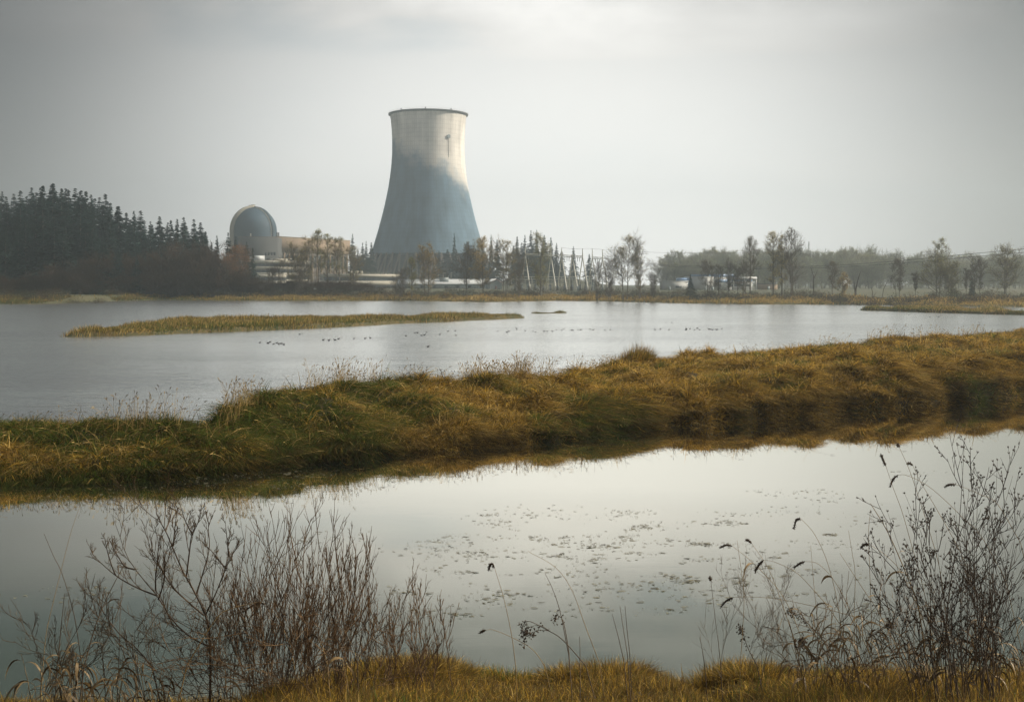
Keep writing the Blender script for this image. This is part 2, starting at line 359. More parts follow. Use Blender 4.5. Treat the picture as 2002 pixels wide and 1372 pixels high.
# peninsula tufts
def bank_grass():
    nt = 46000
    X = rng.uniform(-28, 60, nt*3); u = rng.random(nt*3)**1.25
    y0 = yn(X); y1 = yf(X); Y = y0-.1+(y1-y0+.2)*u
    # keep density falling with distance, and only what the camera sees plus a margin
    dens = np.clip((46/Y)**1.6*(y1-y0)/14, 0, 1)*np.where(fbm(X*1.1, Y*1.1, 2, 95) < .43, .22, 1)
    keep = (rng.random(len(X)) < dens) & (np.abs(X/Y) < .50); X = X[keep][:nt]; Y = Y[keep][:nt]; n = len(X)
    y0 = yn(X); a = Y-y0; H = bank_h(X, Y)
    # slope
    e = .35; gxv = (bank_h(X+e, Y)-bank_h(X-e, Y))/(2*e); gyv = (bank_h(X, Y+e)-bank_h(X, Y-e))/(2*e)
    th = fbm(X*.5, Y*.4, 3, 40)*12
    flow = np.stack([np.cos(th), np.sin(th)], -1)*.50-np.stack([gxv, gyv], -1)*1.1
    flow[:, 1] -= .55*np.exp(-a/1.5); flow[:, 0] += .25
    nb = 13; md = mound(X, Y)
    rt = np.repeat(np.stack([X, Y, H], -1), nb, 0)
    jit = rng.normal(size=(n*nb, 2))*.13*np.repeat(np.clip(Y/48, 1, 2.2), nb)[:, None]
    rt[:, :2] += jit
    rt[:, 2] = bank_h(rt[:, 0], rt[:, 1])-.03
    lean = 1.35*(np.repeat(flow*1.0+rng.normal(size=(n, 2))*.40, nb, 0)+rng.normal(size=(n*nb, 2))*.30+jit*1.4)
    ll = np.linalg.norm(lean, axis=1, keepdims=True); lean = lean/np.maximum(ll, .05)*np.clip(ll, np.where(rng.random((n*nb, 1)) < .85, .78, .2), 1.15)
    tl = 1.35*(.28+.36*fbm(X*.5, Y*.5, 2, 50)+.35*md)*rng.uniform(.7, 1.3, n)
    L = np.repeat(tl, nb)*rng.uniform(.6, 1.3, n*nb)
    w = np.repeat(.0105*np.clip(Y/42, 1, 2.4), nb)*rng.uniform(.6, 1.3, n*nb)
    g = fbm(X*.30, Y*.33, 4, 60); leftness = sstep(-X, -1, 11)
    gg = np.clip(sstep(g+.22*leftness-.06*sstep(X, 2, 12)-.25*md, .44, .62), 0, 1)*(.5+.45*leftness)
    patch = fbm(X*.6, Y*.5, 3, 70)
    W = np.stack([(1-gg)*1.3, (1-gg)*.9*sstep(patch, .42, .62)+.06, gg*1.9, .5+gg*.5, .5*(1-gg)+.6*sstep(patch, .55, .4)], -1)
    front_shade = np.exp(-np.clip(a, 0, 9)/1.15); W[:, :2] *= (1-.9*front_shade)[:, None]; W[:, 4] += 2.2*front_shade  # shade of the bank front painted into the blades, deepest at the waterline
    colr = pick(n*nb, np.repeat(W, nb, 0))*np.repeat(1-.72*front_shade, nb)[:, None]*np.repeat(rng.uniform(.35, 1.45, n), nb)[:, None]
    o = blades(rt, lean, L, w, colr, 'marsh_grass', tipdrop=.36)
    tag(o, 'matted gold and green marsh grass drooping over the bank that crosses the picture', 'grass', kind='stuff')
    print('bank blades', n*nb)
bank_grass()
def bank_tussocks():
    g = np.random.default_rng(81); m = 3300; X = g.uniform(-26, 58, m*3); y0 = yn(X); y1 = yf(X); e = g.random(m*3) < .36
    Y = np.where(e, y0+g.uniform(-.05, 1.5, m*3), y0+(y1-y0)*g.random(m*3)); k = (g.random(m*3) < np.clip((46/Y)**1.3*np.where(e, 1, (y1-y0)/18), 0, 1)) & (np.abs(X/Y) < .50); X = X[k][:m]; Y = Y[k][:m]; a0 = Y-yn(X); n = len(X); nb = 64
    r = g.uniform(.10, .34, n)*np.clip(Y/50, 1, 1.6); big = g.uniform(.45, 1.0, n)
    ang = g.random(n*nb)*2*PI; q = np.sqrt(g.random(n*nb)); rr = np.repeat(r, nb); x = np.repeat(X, nb)+rr*q*np.cos(ang); y = np.repeat(Y, nb)+rr*q*np.sin(ang)
    z = bank_h(x, y)-.02; lf = np.clip(.9-a0/3, .15, .9); th = g.random(n)*6.28
    tl = np.stack([np.cos(th)*.35+.1, np.sin(th)*.35-lf], -1)
    lean = np.stack([np.cos(ang), np.sin(ang)], -1)*(.35+.45*q[:, None])+np.repeat(tl, nb, 0)+g.normal(size=(n*nb, 2))*.22
    ll = np.linalg.norm(lean, axis=1, keepdims=True); lean = lean/np.maximum(ll, .05)*np.clip(ll, .5, 1.1)
    L = np.repeat(big*.88, nb)*g.uniform(.5, 1.2, n*nb); w = np.repeat(.0085*np.clip(Y/42, 1, 2.2), nb)*g.uniform(.6, 1.3, n*nb)
    lft = sstep(-X, -1, 10); gr = (fbm(X*.4, Y*.4, 3, 90)+.30*lft > .60)
    W = np.stack([1.2*(1-gr), 1.0*(1-gr)*g.random(n)+.08, gr*1.8, .35+0*gr, .45*(1-gr)], -1)
    c = pick(n*nb, np.repeat(W, nb, 0))*np.repeat(g.uniform(.5, 1.6, n)*(1-.35*lft)*(1-.5*np.exp(-np.clip(a0, 0, 9)/.6)), nb)[:, None]  # tussocks near the front edge get the painted bank shade too
    n2 = 2600; X2 = g.uniform(-26, 58, n2*2); Y2 = yn(X2)+.3+(yf(X2)-yn(X2)-.5)*g.random(n2*2); k2 = (g.random(n2*2) < (46/Y2)**1.2) & (np.abs(X2/Y2) < .5); X2 = X2[k2][:n2]; Y2 = Y2[k2][:n2]; n2 = len(X2)
    stems(np.stack([X2, Y2, bank_h(X2, Y2)], -1), g.uniform(.25, .8, n2), .006*np.clip(Y2/44, 1, 2), np.where(g.random((n2, 1)) < .5, STRAW*1.05, RUST)*g.uniform(.6, 1.2, (n2, 1)), np.stack([g.normal(size=n2)*.7+.2, g.normal(size=n2)*.5-.2], -1), 'dead_stems', 'broken pale dead stems poking out of the matted marsh grass', 'dead stems')
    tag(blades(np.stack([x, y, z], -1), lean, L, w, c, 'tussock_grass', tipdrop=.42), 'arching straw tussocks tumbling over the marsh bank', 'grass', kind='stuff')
def stems(pts_xyz, L, wid, col, lean, name, label, cat, heads=True):
    """upright dry stalks with a small plume each"""
    N = len(pts_xyz)
    ts = np.linspace(0, 1, 5)
    P = np.empty((N, 5, 3))
    for k, t_ in enumerate(ts):
        P[:, k, :2] = pts_xyz[:, :2]+lean*(L*t_**2)[:, None]; P[:, k, 2] = pts_xyz[:, 2]+L*t_*(1-.15*t_*np.linalg.norm(lean, axis=1))
    Rr = wid[:, None]*np.linspace(1, .35, 5)[None]
    V, Q = tubes(P, Rr, 3); cv = np.repeat(col, 15, 0)
    if heads:
        d = norm(P[:, 4]-P[:, 3]); hd = np.stack([P[:, 4], P[:, 4]+d*(L*.06)[:, None], P[:, 4]+d*(L*.12)[:, None]+np.stack([lean[:, 0]*.1, lean[:, 1]*.1, -.02*L], -1)], 1)
        V2, Q2 = tubes(hd, wid[:, None]*np.array([.8, 2.2, .3])[None], 3)
        Q = np.concatenate([Q, Q2+len(V)]); V = np.concatenate([V, V2]); cv = np.concatenate([cv, np.repeat(col*.75, 9, 0)])
    o = np_mesh(name, V, Q, M_TWIG, col=cv); tag(o, label, cat, kind='stuff'); return o
def crest_reeds():
    seg = [(200, 375, 150, 1.15, .60), (425, 505, 190, 1.1, .8), (590, 745, 330, 1.15, .75), (745, 890, 160, .9, .4), (895, 1080, 1000, 1.05, .9), (1115, 1215, 800, .8, .9), (1600, 1660, 90, 1., 1), (1340, 1600, 180, .7, .7), (1690, 1990, 520, 1.1, .9), (-20, 200, 60, .6, .5)]
    A = []; LL = []; CC = []
    for a, b, n, h, gold in seg:
        px = rng.uniform(a, b, n)
        if b-a < 200: px = np.where(rng.random(n) < .6, (a+b)/2+rng.normal(size=n)*(b-a)*.2, px); px = np.clip(px, a, b)
        # find crest world x for this pixel by interpolation along far polyline
        fpx = CX+FX/FY*F; o_ = np.argsort(fpx)
        Xc = np.interp(px, fpx[o_], FX[o_]); Yc = yf(Xc)-rng.uniform(.5, 2.8, n); Xc = (px-CX)*Yc/F
        A.append(np.stack([Xc, Yc, bank_h(Xc, Yc)-.02], -1)); LL.append(h*rng.uniform(.35, 1.1, n)**1.2)
        CC.append(np.where(rng.random((n, 1)) < gold, STRAW*.75, RUST)*rng.uniform(.6, 1.2, (n, 1)))
    A = np.concatenate(A); L = np.concatenate(LL); n = len(A)
    stems(A, L, .0075*np.clip(A[:, 1]/48, 1, 2)*rng.uniform(.7, 1.3, n), np.concatenate(CC), np.stack([rng.normal(size=n)*.22+.08, rng.normal(size=n)*.2], -1), 'reed_stems', 'thin straw reeds standing along the far edge of the marsh bank', 'reeds')
crest_reeds()
bank_tussocks()
def clump(px, py, Y0, rx, ry, n, h, col, label, name='sedge_clump', basez=None):
    x0 = gx(px, Y0)
    a = rng.random(n)*2*PI; r = np.sqrt(rng.random(n)); X = x0+rx*r*np.cos(a); Y = Y0+ry*r*np.sin(a)
    Z = np.maximum(bank_h(X, Y), 0)-.03 if basez is None else np.full(n, basez)
    lean = np.stack([np.cos(a)*r*.45, np.sin(a)*r*.45], -1)+rng.normal(size=(n, 2))*.18
    c = np.where(rng.random((n, 1)) < .35, col, np.where(rng.random((n, 1)) < .5, RUST*1.2, OLIVE*.9))*rng.uniform(.6, 1.3, (n, 1))
    o = blades(np.stack([X, Y, Z], -1), lean, h*rng.uniform(.3, 1.15, n)*(1-.3*r)*(.7+.6*fbm(X*1.5, Y*1.5, 2, 3)), np.full(n, .012*Y0/60), c, name)
    o.data.transform(__import__('mathutils').Matrix.Translation((-x0, -Y0, -(basez or 0)))); o.location = (x0, Y0, basez or 0)
    return tag(o, label, 'grass clump', 'sedge clumps standing up from the marsh bank')
clump(1222, 700, 70.5, 1.7, 1.2, 2600, 1.45, GOLD*.9, 'large dark-based sedge clump at the inlet in the middle of the marsh bank')
clump(1622, 672, 88.5, .8, .7, 700, .95, GOLD*.8, 'low rusty sedge clump left of the pale tussock on the bank edge')
clump(1694, 660, 93.5, .75, .7, 900, 1.1, STRAW, 'pale bristly tussock on the far edge of the bank, right of centre')
clump(1727, 660, 94.5, .55, .6, 600, .95, STRAW*.9, 'smaller pale tussock just right of the bristly one')
clump(1458, 690, 81.5, .25, .3, 160, .9, RUST, 'small pointed grass tuft on the bank edge')

def field_grass(hf, xr, yr, n, h, w, wts, name, label, cull=None, tuft=8, leansd=.3, spread=.35, hmin=.3):
    X = rng.uniform(*xr, n); Y = rng.uniform(*yr, n) if not callable(yr) else yr(X, rng.random(n))
    Z = hf(X, Y); k = Z > .06
    if cull is not None: k &= cull(X, Y)
    X, Y, Z = X[k], Y[k], Z[k]; n = len(X)
    rt = np.repeat(np.stack([X, Y, Z], -1), tuft, 0); j = rng.normal(size=(n*tuft, 2))*spread; rt[:, :2] += j; rt[:, 2] = np.maximum(hf(rt[:, 0], rt[:, 1]), -.02)-.03
    lean = rng.normal(size=(n*tuft, 2))*leansd+j*.5; lean[:, 0] += .12
    hh = np.repeat(h*(hmin+1.15*(1.15-hmin)*sstep(fbm(X*.3, Y*.15, 3, 33), .38, .68))*rng.uniform(.6, 1.4, n), tuft)*rng.uniform(.6, 1.2, n*tuft)
    c = pick(n*tuft, np.repeat(wts(X, Y), tuft, 0))
    o = blades(rt, lean, hh, np.full(n*tuft, w)*rng.uniform(.6, 1.3, n*tuft), c, name, segs=2)
    print(name, n*tuft)
    return tag(o, label, 'grass', kind='stuff')
def wi(X, Y, y0f):
    a = Y-y0f(X); g = np.exp(-np.clip(a, 0, 99)/6)*1.6*(fbm(X*.1, Y*.1, 2, 5) > .40)
    return np.stack([.12+0*X, .5+0*X, .2+g*1.5, .6+g*.5, .5+0*X], -1)*1.0
field_grass(i1h, (I1f[0, 0], I1f[-1, 0]), (128, 212), 30000, .62, .03, lambda X, Y: wi(X, Y, lambda x: np.interp(x, I1f[:, 0], I1f[:, 1])), 'island_grass', 'straw-coloured grass with a green front edge covering the long marsh island')
field_grass(i2h, (I2f[0, 0], I2f[-1, 0]), (222, 242), 1500, .42, .035, lambda X, Y: wi(X, Y, lambda x: np.interp(x, I2f[:, 0], I2f[:, 1])), 'islet_grass', 'brown tufted grass on the tiny islet off the tip of the long island')
field_grass(i3h, (I3f[0, 0], I3f[-1, 0]), (218, 268), 12000, .65, .04, lambda X, Y: wi(X, Y, lambda x: np.interp(x, I3f[:, 0], I3f[:, 1])), 'spit_grass', 'brown grass on the low spit at the right of the lake')
field_grass(lambda x, y: far_h(x, y), (-260, 190), lambda X, u: ys(X)+.2+u**1.3*26, 42000, 1.1, .07, lambda X, Y: np.stack([.6*sstep(X, -150, -30)+.05, .9*sstep(X, -130, -40)+.03, .15+.9*np.exp(-(Y-ys(X))/2), .35+.5*np.exp(-(Y-ys(X))/3), .45+0*X], -1), 'shore_grass', 'golden grass strip along the far shore of the lake', tuft=5, spread=.6)
# near bank
def wn(X, Y):
    g = sstep(fbm(X*.9, Y*.9, 3, 77), .55, .7); return np.stack([.75+0*X, .2+0*X, .05+.6*g, .4+0*X, 2.4+0*X], -1)
field_grass(near_h, (-7.6, 7.6), (9.0, 18.2), 20000, .27, .0050, wn, 'near_grass', 'gold and brown turf at the foot of the picture on the near bank', tuft=16, leansd=.75, spread=.10, hmin=.75)

# ------------------------------------------------------------------ pond weed: loose rafts of leaf bits
def pondweed():
    cl = []
    r2 = np.random.default_rng(5)
    for _ in range(120):
        px = r2.normal(1230, 250); py = r2.normal(1085, 58)
        if not (640 < px < 1900 and 985 < py < 1235): continue
        cl.append((px, py, r2.uniform(.12, .62), int(r2.uniform(8, 40))))
    for px, py in ((620, 1052), (640, 1050), (840, 1070), (890, 1080), (905, 1085), (560, 1100), (480, 1085), (170, 1150), (175, 1160), (310, 1105), (330, 1130), (345, 1128), (540, 952), (420, 940), (400, 946), (360, 935), (270, 955), (130, 975), (160, 972), (570, 948), (1045, 1000), (600, 930), (1900, 840), (1550, 966), (1580, 975), (1600, 962), (1560, 1000), (1495, 1005), (1780, 925), (1880, 835), (480, 932), (520, 925), (1150, 850)):
        cl.append((px, py, .7, 34))
    C0 = []
    for px, py, s, n in cl:
        x, y = on_water(px, py); a = r2.normal(size=(n, 2))*np.array([s*.9, s*.5]); a[:, 1] += a[:, 0]*r2.normal()*.3; C0.append(np.array([x, y])+a)
    P = np.concatenate(C0); n = len(P); k = 6
    rad = .004+.03*r2.random(n)**2.5; ang = (np.arange(k)*2*PI/k)[None]+r2.random((n, 1))*6
    rr = rad[:, None]*r2.uniform(.35, 1.3, (n, k)); st = r2.uniform(1.2, 3.2, (n, 1))
    V = np.stack([P[:, :1]+rr*np.cos(ang)*st, P[:, 1:]+rr*np.sin(ang), .006+.010*r2.random((n, k))], -1)
    f = np.arange(n)[:, None]*k+np.arange(k)[None]
    colr = np.repeat(np.array([.15, .14, .10])*r2.uniform(.4, 2.2, (n, 1)), k, 0)
    o = np_mesh('pondweed', V.reshape(-1, 3), f, M_LEAF, col=colr)
    tag(o, 'scattered rafts of dark pondweed floating on the still channel', 'pondweed', kind='stuff')
pondweed()

# ------------------------------------------------------------------ branching plants
UP = np.array([0, 0, 1.])
def along(P, s):
    K = P.shape[1]; f = s*(K-1); i = np.clip(np.floor(f).astype(int), 0, K-2); w = (f-i)[:, None]
    n = np.arange(len(P)); a = P[n, i]; b = P[n, i+1]; return a*(1-w)+b*w, norm(b-a)
def kids(g, P, Rr, n, s0, s1, ang, lenf, K, upc, wob, rfac, rmin, lens=None):
    N = len(P); idx = np.repeat(np.arange(N), n)
    s = s0+(s1-s0)*((np.tile(np.arange(n), N)+g.random(N*n))/n)
    p, t_ = along(P[idx], s)
    perp = norm(np.cross(t_, g.normal(size=t_.shape)))
    A = R(ang)*g.uniform(.65, 1.3, (N*n, 1)); d = norm(t_*np.cos(A)+perp*np.sin(A))
    pl = np.linalg.norm(P[idx, -1]-P[idx, 0], axis=1) if lens is None else lens(s, idx)
    L = pl*lenf*g.uniform(.6, 1.25, N*n)*(1.15-.5*s if lens is None else 1)
    Q = np.empty((N*n, K, 3)); Q[:, 0] = p
    for k in range(1, K):
        d = norm(d+UP*upc/K+g.normal(size=d.shape)*wob); Q[:, k] = Q[:, k-1]+d*(L/(K-1))[:, None]
    kk = s*(Rr.shape[1]-1); ki = np.clip(kk.astype(int), 0, Rr.shape[1]-2); pr = Rr[idx, ki]
    r0 = np.maximum(pr*rfac, rmin*1.3); RR = r0[:, None]*np.linspace(1, .45, K)[None]; RR = np.maximum(RR, rmin*np.linspace(1, .6, K)[None])
    return Q, RR
def leafbits(g, tips, n, size, col, sd):
    """n small faces scattered about the given points"""
    p = tips[g.integers(0, len(tips), n)]+g.normal(size=(n, 3))*sd
    a = norm(g.normal(size=(n, 3))); b = norm(np.cross(a, g.normal(size=(n, 3)))); s = size*g.uniform(.5, 1.3, (n, 1))
    V = np.stack([p+a*s, p+b*s*.7, p-a*s*.8-b*s*.2], 1).reshape(-1, 3)
    c = np.repeat(col*g.uniform(.65, 1.4, (n, 1)), 3, 0); T = np.arange(3*n).reshape(-1, 3); return V, T, c

def decid(name, seed, H, W, stems_=1, leaf=.4, leafcol=(.20, .15, .05), twigcol=(.13, .11, .085), low=.2, shape='oval', twr=.028, dens=1., lean=0, label=None, cat='tree', group=None, loc=(0, 0, 0)):
    """a leafless or budding broadleaf: trunk part (stems and limbs) and crown part (branches, twigs, buds)"""
    g = np.random.default_rng(seed)
    K = 8; P = np.empty((stems_, K, 3)); hs = []
    for i in range(stems_):
        a = g.random()*2*PI; off = (0 if stems_ == 1 else W*.10)
        h = H*(.96 if i == 0 else g.uniform(.7, .97)); b = np.array([np.cos(a)*off, np.sin(a)*off, -.3])
        sp = (0.02 if stems_ == 1 else .13)*H*W/H*1.1
        for k in range(K):
            t_ = k/(K-1); P[i, k] = b+np.array([np.cos(a)*sp*t_**1.3+lean*H*t_**1.5, np.sin(a)*sp*t_**1.3, h*t_])+g.normal(size=3)*np.array([.010, .010, 0])*H*t_
        hs.append(h)
    r0 = .014*H/np.sqrt(stems_)
    Rt = np.broadcast_to(r0*(np.linspace(1, .12, K)**.9)[None], (stems_, K)).copy()
    nl = int(36*dens/np.sqrt(stems_))
    def prof(s):
        q = np.clip((s-low)/(1-low), 0, 1)
        if shape == 'oval': return (np.sin(PI*np.clip(q*.86+.13, 0, 1))**.8)
        if shape == 'col': return .55+.45*np.sin(PI*np.clip(q*.9+.08, 0, 1))
        if shape == 'cone': return np.clip(1.12-q, .15, 1)**.9
        return .35+.65*q                                     # fan
    la = 56 if shape != 'fan' else 38
    L1, R1 = kids(g, P, Rt, nl, low, .985, la, 1, 6, .55 if shape != 'cone' else .3, .12, .45, twr*1.4, lens=lambda s, idx: W*.62*prof(s))
    L2, R2 = kids(g, L1, R1, 6, .2, 1, 46, .66, 4, .45, .12, .55, twr*1.1)
    L3, R3 = kids(g, L2, R2, 7, .12, 1, 40, .75, 3, .4, .12, .6, twr*.85)
    V, Q = tubes(P, Rt, 6); Va, Qa = tubes(L1, R1, 4)
    root = empty(name, loc, 0, label, cat, group)
    tk = np_mesh('trunk', np.concatenate([V, Va]), np.concatenate([Q, Qa+len(V)]), M_BARK, root)
    Vb, Qb = tubes(L2, R2, 3); Vc, Qc = tubes(L3, R3, 3)
    VV = np.concatenate([Vb, Vc]); QQ = np.concatenate([Qb, Qc+len(Vb)]); cc = np.broadcast_to(np.array(twigcol), VV.shape)*g.uniform(.8, 1.2, (len(VV), 1))
    nleaf = int(leaf*17000*dens); F_ = [QQ]
    if nleaf:
        tips = np.concatenate([L3[:, 1:].reshape(-1, 3), L2[:, 2:].reshape(-1, 3)])
        lv, lt, lc = leafbits(g, tips, nleaf, .075+.0025*H, np.array(leafcol), .30)
        F_.append(lt+len(VV)); VV = np.concatenate([VV, lv]); cc = np.concatenate([cc, lc])
    np_mesh('crown', VV, F_, M_LEAF, root, col=cc)
    return root

def conifer(name, seed, H, W, col=(.022, .045, .034), label=None, group=None, loc=(0, 0, 0), dens=1., sparse_top=0):
    g = np.random.default_rng(seed); nb = int(330*dens)
    root = empty(name, loc, 0, label, 'tree', group)
    P = np.array([[(0, 0, -.5), (g.normal()*.1, 0, H*.5), (0, g.normal()*.1, H)]], float)
    V, Q = tubes(P, np.array([[.016*H, .009*H, .02]]), 6); np_mesh('trunk', V, Q, M_BARK, root)
    t_ = 1-(1-g.uniform(.04, 1, nb))**1.0; t_ = np.sort(t_); t_ = t_+(np.sin(t_*H*3.1)*.006)
    az = g.random(nb)*2*PI; lump = 1+.22*np.sin(az*2+g.random()*6+t_*9)+.15*np.sin(az*3+t_*23)
    r = (W*.5*np.clip(1-t_, 0, 1)**.95*1.12*g.uniform(.6, 1.12, nb)*lump+.25)*np.where(t_ < .15, .8, 1)
    out = np.stack([np.cos(az), np.sin(az), 0*az], -1); K = 5; sp = np.empty((nb, K, 3))
    rise = g.uniform(-.05, .28, nb)*(.4+t_)
    for k in range(K):
        u = k/(K-1); sp[:, k] = out*(r*u)[:, None]; sp[:, k, 2] = H*t_+r*(rise*u-.42*u*u*(1.1-t_*.6))
    m = 14; s = np.tile(np.linspace(.18, 1, m), nb); idx = np.repeat(np.arange(nb), m); p, tg = along(sp[idx], s*.999)
    side = np.cross(out[idx], UP)*np.where(np.arange(nb*m) % 2, 1, -1)[:, None]
    ln = r[idx]*.34*(1.15-.6*s)*g.uniform(.6, 1.3, nb*m)+.18
    tip = p+norm(side*.9+out[idx]*.75+UP*g.uniform(-.55, .12, (nb*m, 1)))*ln[:, None]
    w = norm(np.cross(tip-p, g.normal(size=p.shape)*.5+UP))*(ln*.22+.05)[:, None]
    V = np.stack([p-w, p+w, tip+w*.25, tip-w*.25], 1).reshape(-1, 3); Q = np.arange(len(V)).reshape(-1, 4)
    Vs, Qs = tubes(sp, np.broadcast_to(np.linspace(.09, .03, K)[None], (nb, K)), 3)
    c = np.concatenate([np.repeat(np.array(col)*g.uniform(.6, 1.5, (nb*m, 1)), 4, 0), np.broadcast_to(np.array(col)*.7, Vs.shape)])
    np_mesh('crown', np.concatenate([V, Vs]), np.concatenate([Q, Qs+len(V)]), M_NEEDLE, root, col=c)
    return root
def gz(x, y): return float(far_h(np.array([x]), np.array([y]))[0])
def place_px(px, Y): x = gx(px, Y); return (x, Y, gz(x, Y)-.1)
def to_top(px, pytop, Y):
    """ground point under px at depth Y and the height needed to reach pytop"""
    l = place_px(px, Y); return l, zat(pytop, Y)-l[2]

# -- shore broadleaf trees, each built to its own outline: px, top py, depth, width(px), stems, leaf, shape, low, colour, label
SPRING = (.42, .34, .11); OCHRE = (.42, .30, .09); GREY = (.22, .19, .12); OLIV = (.31, .29, .09); RUSTY = (.33, .16, .06)
shore = [
 (463, 478, 425, 46, 2, .55, 'oval', .15, RUSTY, 'rust-brown budding tree at the foot of the conifer slope, left of the offices'),
 (438, 498, 418, 44, 2, .35, 'oval', .1, RUSTY, 'shorter brown tree left of the rust-brown one below the reactor dome'),
 (540, 505, 425, 34, 2, .15, 'oval', .12, GREY, 'thin grey tree in front of the banded white office'),
 (572, 471, 420, 40, 3, .38, 'oval', .15, SPRING, 'round-topped budding tree before the left end of the turbine hall'),
 (601, 462, 422, 34, 2, .28, 'col', .2, SPRING, 'upright budding tree next to the round-topped one by the turbine hall'),
 (622, 447, 424, 34, 1, .30, 'oval', .35, OLIV, 'tallest slim tree in front of the turbine hall'),
 (640, 452, 426, 26, 1, .22, 'oval', .3, OLIV, 'slim tree just right of the tallest one before the turbine hall'),
 (660, 458, 421, 34, 2, .22, 'oval', .3, OLIV, 'forked pale-stemmed tree before the right end of the turbine hall'),
 (689, 478, 428, 34, 2, .25, 'oval', .12, SPRING, 'small budding tree beside the right corner of the turbine hall'),
 (586, 520, 410, 30, 3, .12, 'fan', .1, GREY, 'low bare bush-like tree under the turbine hall'),
 (805, 500, 402, 26, 1, .30, 'oval', .2, OLIV, 'slender young tree at the left foot of the cooling tower'),
 (834, 472, 404, 40, 3, .42, 'oval', .18, OCHRE, 'three-stemmed ochre tree in front of the cooling tower'),
 (780, 540, 398, 30, 3, .05, 'fan', .05, GREY, 'low bare spreading bush by the long white office'),
 (907, 470, 398, 42, 2, .12, 'oval', .2, GREY, 'dark bare tree before the right side of the cooling tower'),
 (945, 460, 396, 42, 2, .85, 'oval', .12, OCHRE, 'dense golden budding tree at the right foot of the cooling tower'),
 (986, 464, 398, 44, 3, .40, 'oval', .2, SPRING, 'budding tree right of the dense golden one'),
 (1012, 500, 392, 30, 3, .15, 'fan', .1, GREY, 'shrubby bare tree in front of the switchyard gantry end'),
 (1057, 460, 400, 34, 1, .50, 'col', .15, OLIV, 'olive-green columnar tree in front of the switchyard'),
 (1166, 522, 380, 26, 3, .05, 'fan', .1, GREY, 'short bare clump at the right end of the switchyard'),
 (1190, 516, 378, 34, 3, .08, 'fan', .1, GREY, 'tangled bare bush left of the broad-crowned tree'),
 (1222, 459, 374, 52, 2, .36, 'oval', .25, SPRING, 'broad-crowned budding tree alone against the sky right of the switchyard'),
 (1252, 478, 372, 42, 3, .12, 'fan', .15, SPRING, 'leaning many-stemmed tree beside the broad-crowned one'),
 (1276, 535, 368, 26, 3, .06, 'fan', .05, GREY, 'low leaning bush at the edge of the open gap'),
 (1384, 508, 365, 30, 2, .12, 'oval', .2, GREY, 'dark small tree in front of the white warehouse left end'),
 (1405, 515, 363, 24, 1, .08, 'oval', .2, GREY, 'thin bare tree before the warehouse window'),
 (1421, 518, 362, 26, 2, .08, 'fan', .2, GREY, 'forked thin tree before the middle of the warehouse'),
 (1442, 520, 361, 22, 1, .05, 'oval', .3, GREY, 'single thin stem tree before the warehouse'),
 (1467, 456, 362, 34, 1, .12, 'oval', .3, GREY, 'tall bare tree rising over the warehouse right end'),
 (1455, 505, 364, 24, 2, .12, 'oval', .1, GREY, 'bushy low tree at the foot of the tall bare one'),
 (1512, 447, 358, 36, 1, .30, 'oval', .2, SPRING, 'left tree of the tall trio on the right shore'),
 (1529, 452, 359, 26, 1, .22, 'oval', .2, SPRING, 'middle slim tree of the tall trio on the right shore'),
 (1552, 438, 357, 44, 3, .16, 'oval', .15, GREY, 'tallest bare tree at the right of the trio on the right shore'),
 (1627, 508, 352, 24, 1, .12, 'oval', .25, GREY, 'small crooked tree alone on the right shore'),
 (1646, 530, 356, 20, 2, .35, 'oval', .1, OCHRE, 'small yellowish bush-tree next to the crooked one'),
 (1755, 514, 342, 28, 3, .06, 'fan', .2, GREY, 'round-headed bare tree with bundled stems on the right shore'),
 (1790, 535, 340, 18, 1, .0, 'fan', .3, GREY, 'tiny bare sapling between the round-headed and the pyramidal tree'),
 (1834, 462, 336, 60, 2, .38, 'cone', .1, OLIV, 'large pyramidal budding tree near the right edge'),
 (1855, 510, 334, 40, 3, .22, 'oval', .08, OLIV, 'rounded bushy tree at the right foot of the pyramidal one'),
 (1889, 520, 330, 16, 1, .0, 'oval', .3, GREY, 'thin bare pole-like tree near the right edge'),
 (1911, 512, 328, 32, 2, .08, 'fan', .2, GREY, 'dark fan-shaped bare tree at the right edge'),
 (1965, 480, 326, 50, 3, .25, 'oval', .2, OLIV, 'bushy tree beyond the right edge shrubs'),
]
for i, (px, py, Y, wpx, ns, lf, shp, low, colr, lb) in enumerate(shore):
    l, h = to_top(px, py, Y)
    decid('broadleaf_tree', 100+i, h, wpx*Y/F*1.08, ns, lf, colr, low=low, shape=shp, label=lb, loc=l, dens=.9 if wpx > 30 else .7, twr=.021)
# dead snags on the right shore
def snag(px, py, Y, bends, label):
    l, h = to_top(px, py, Y); b = MB()
    for pts, r0 in bends:
        P = [(gx(a, Y)-l[0], dy, zat(c, Y)-l[2]) for a, c, dy in pts]
        b.tube(P, np.linspace(r0, .05, len(P)), 5)
    o = b.build('dead_tree', M_BARKD); o.location = l; return tag(o, label, 'dead tree', 'dead snags on the right shore')
snag(1590, 523, 350, [([(1592, 585, 0), (1591, 560, .2), (1591, 540, 0), (1586, 523, .5)], .22), ([(1591, 545, 0), (1599, 530, .6)], .09)], 'straight dead stem with a bent tip on the right shore')
snag(1680, 530, 346, [([(1673, 585, 0), (1674, 565, .3), (1678, 545, 0), (1683, 531, .3)], .30), ([(1672, 575, 0), (1671, 550, .5)], .22)], 'leaning forked dead tree with a stump beside it')
snag(1705, 560, 344, [([(1704, 586, 0), (1707, 572, .3), (1703, 562, 0)], .16), ([(1704, 584, 0), (1714, 572, .6)], .12), ([(1704, 584, 0), (1692, 578, .3)], .10)], 'low broken dead bush on the golden shore strip')
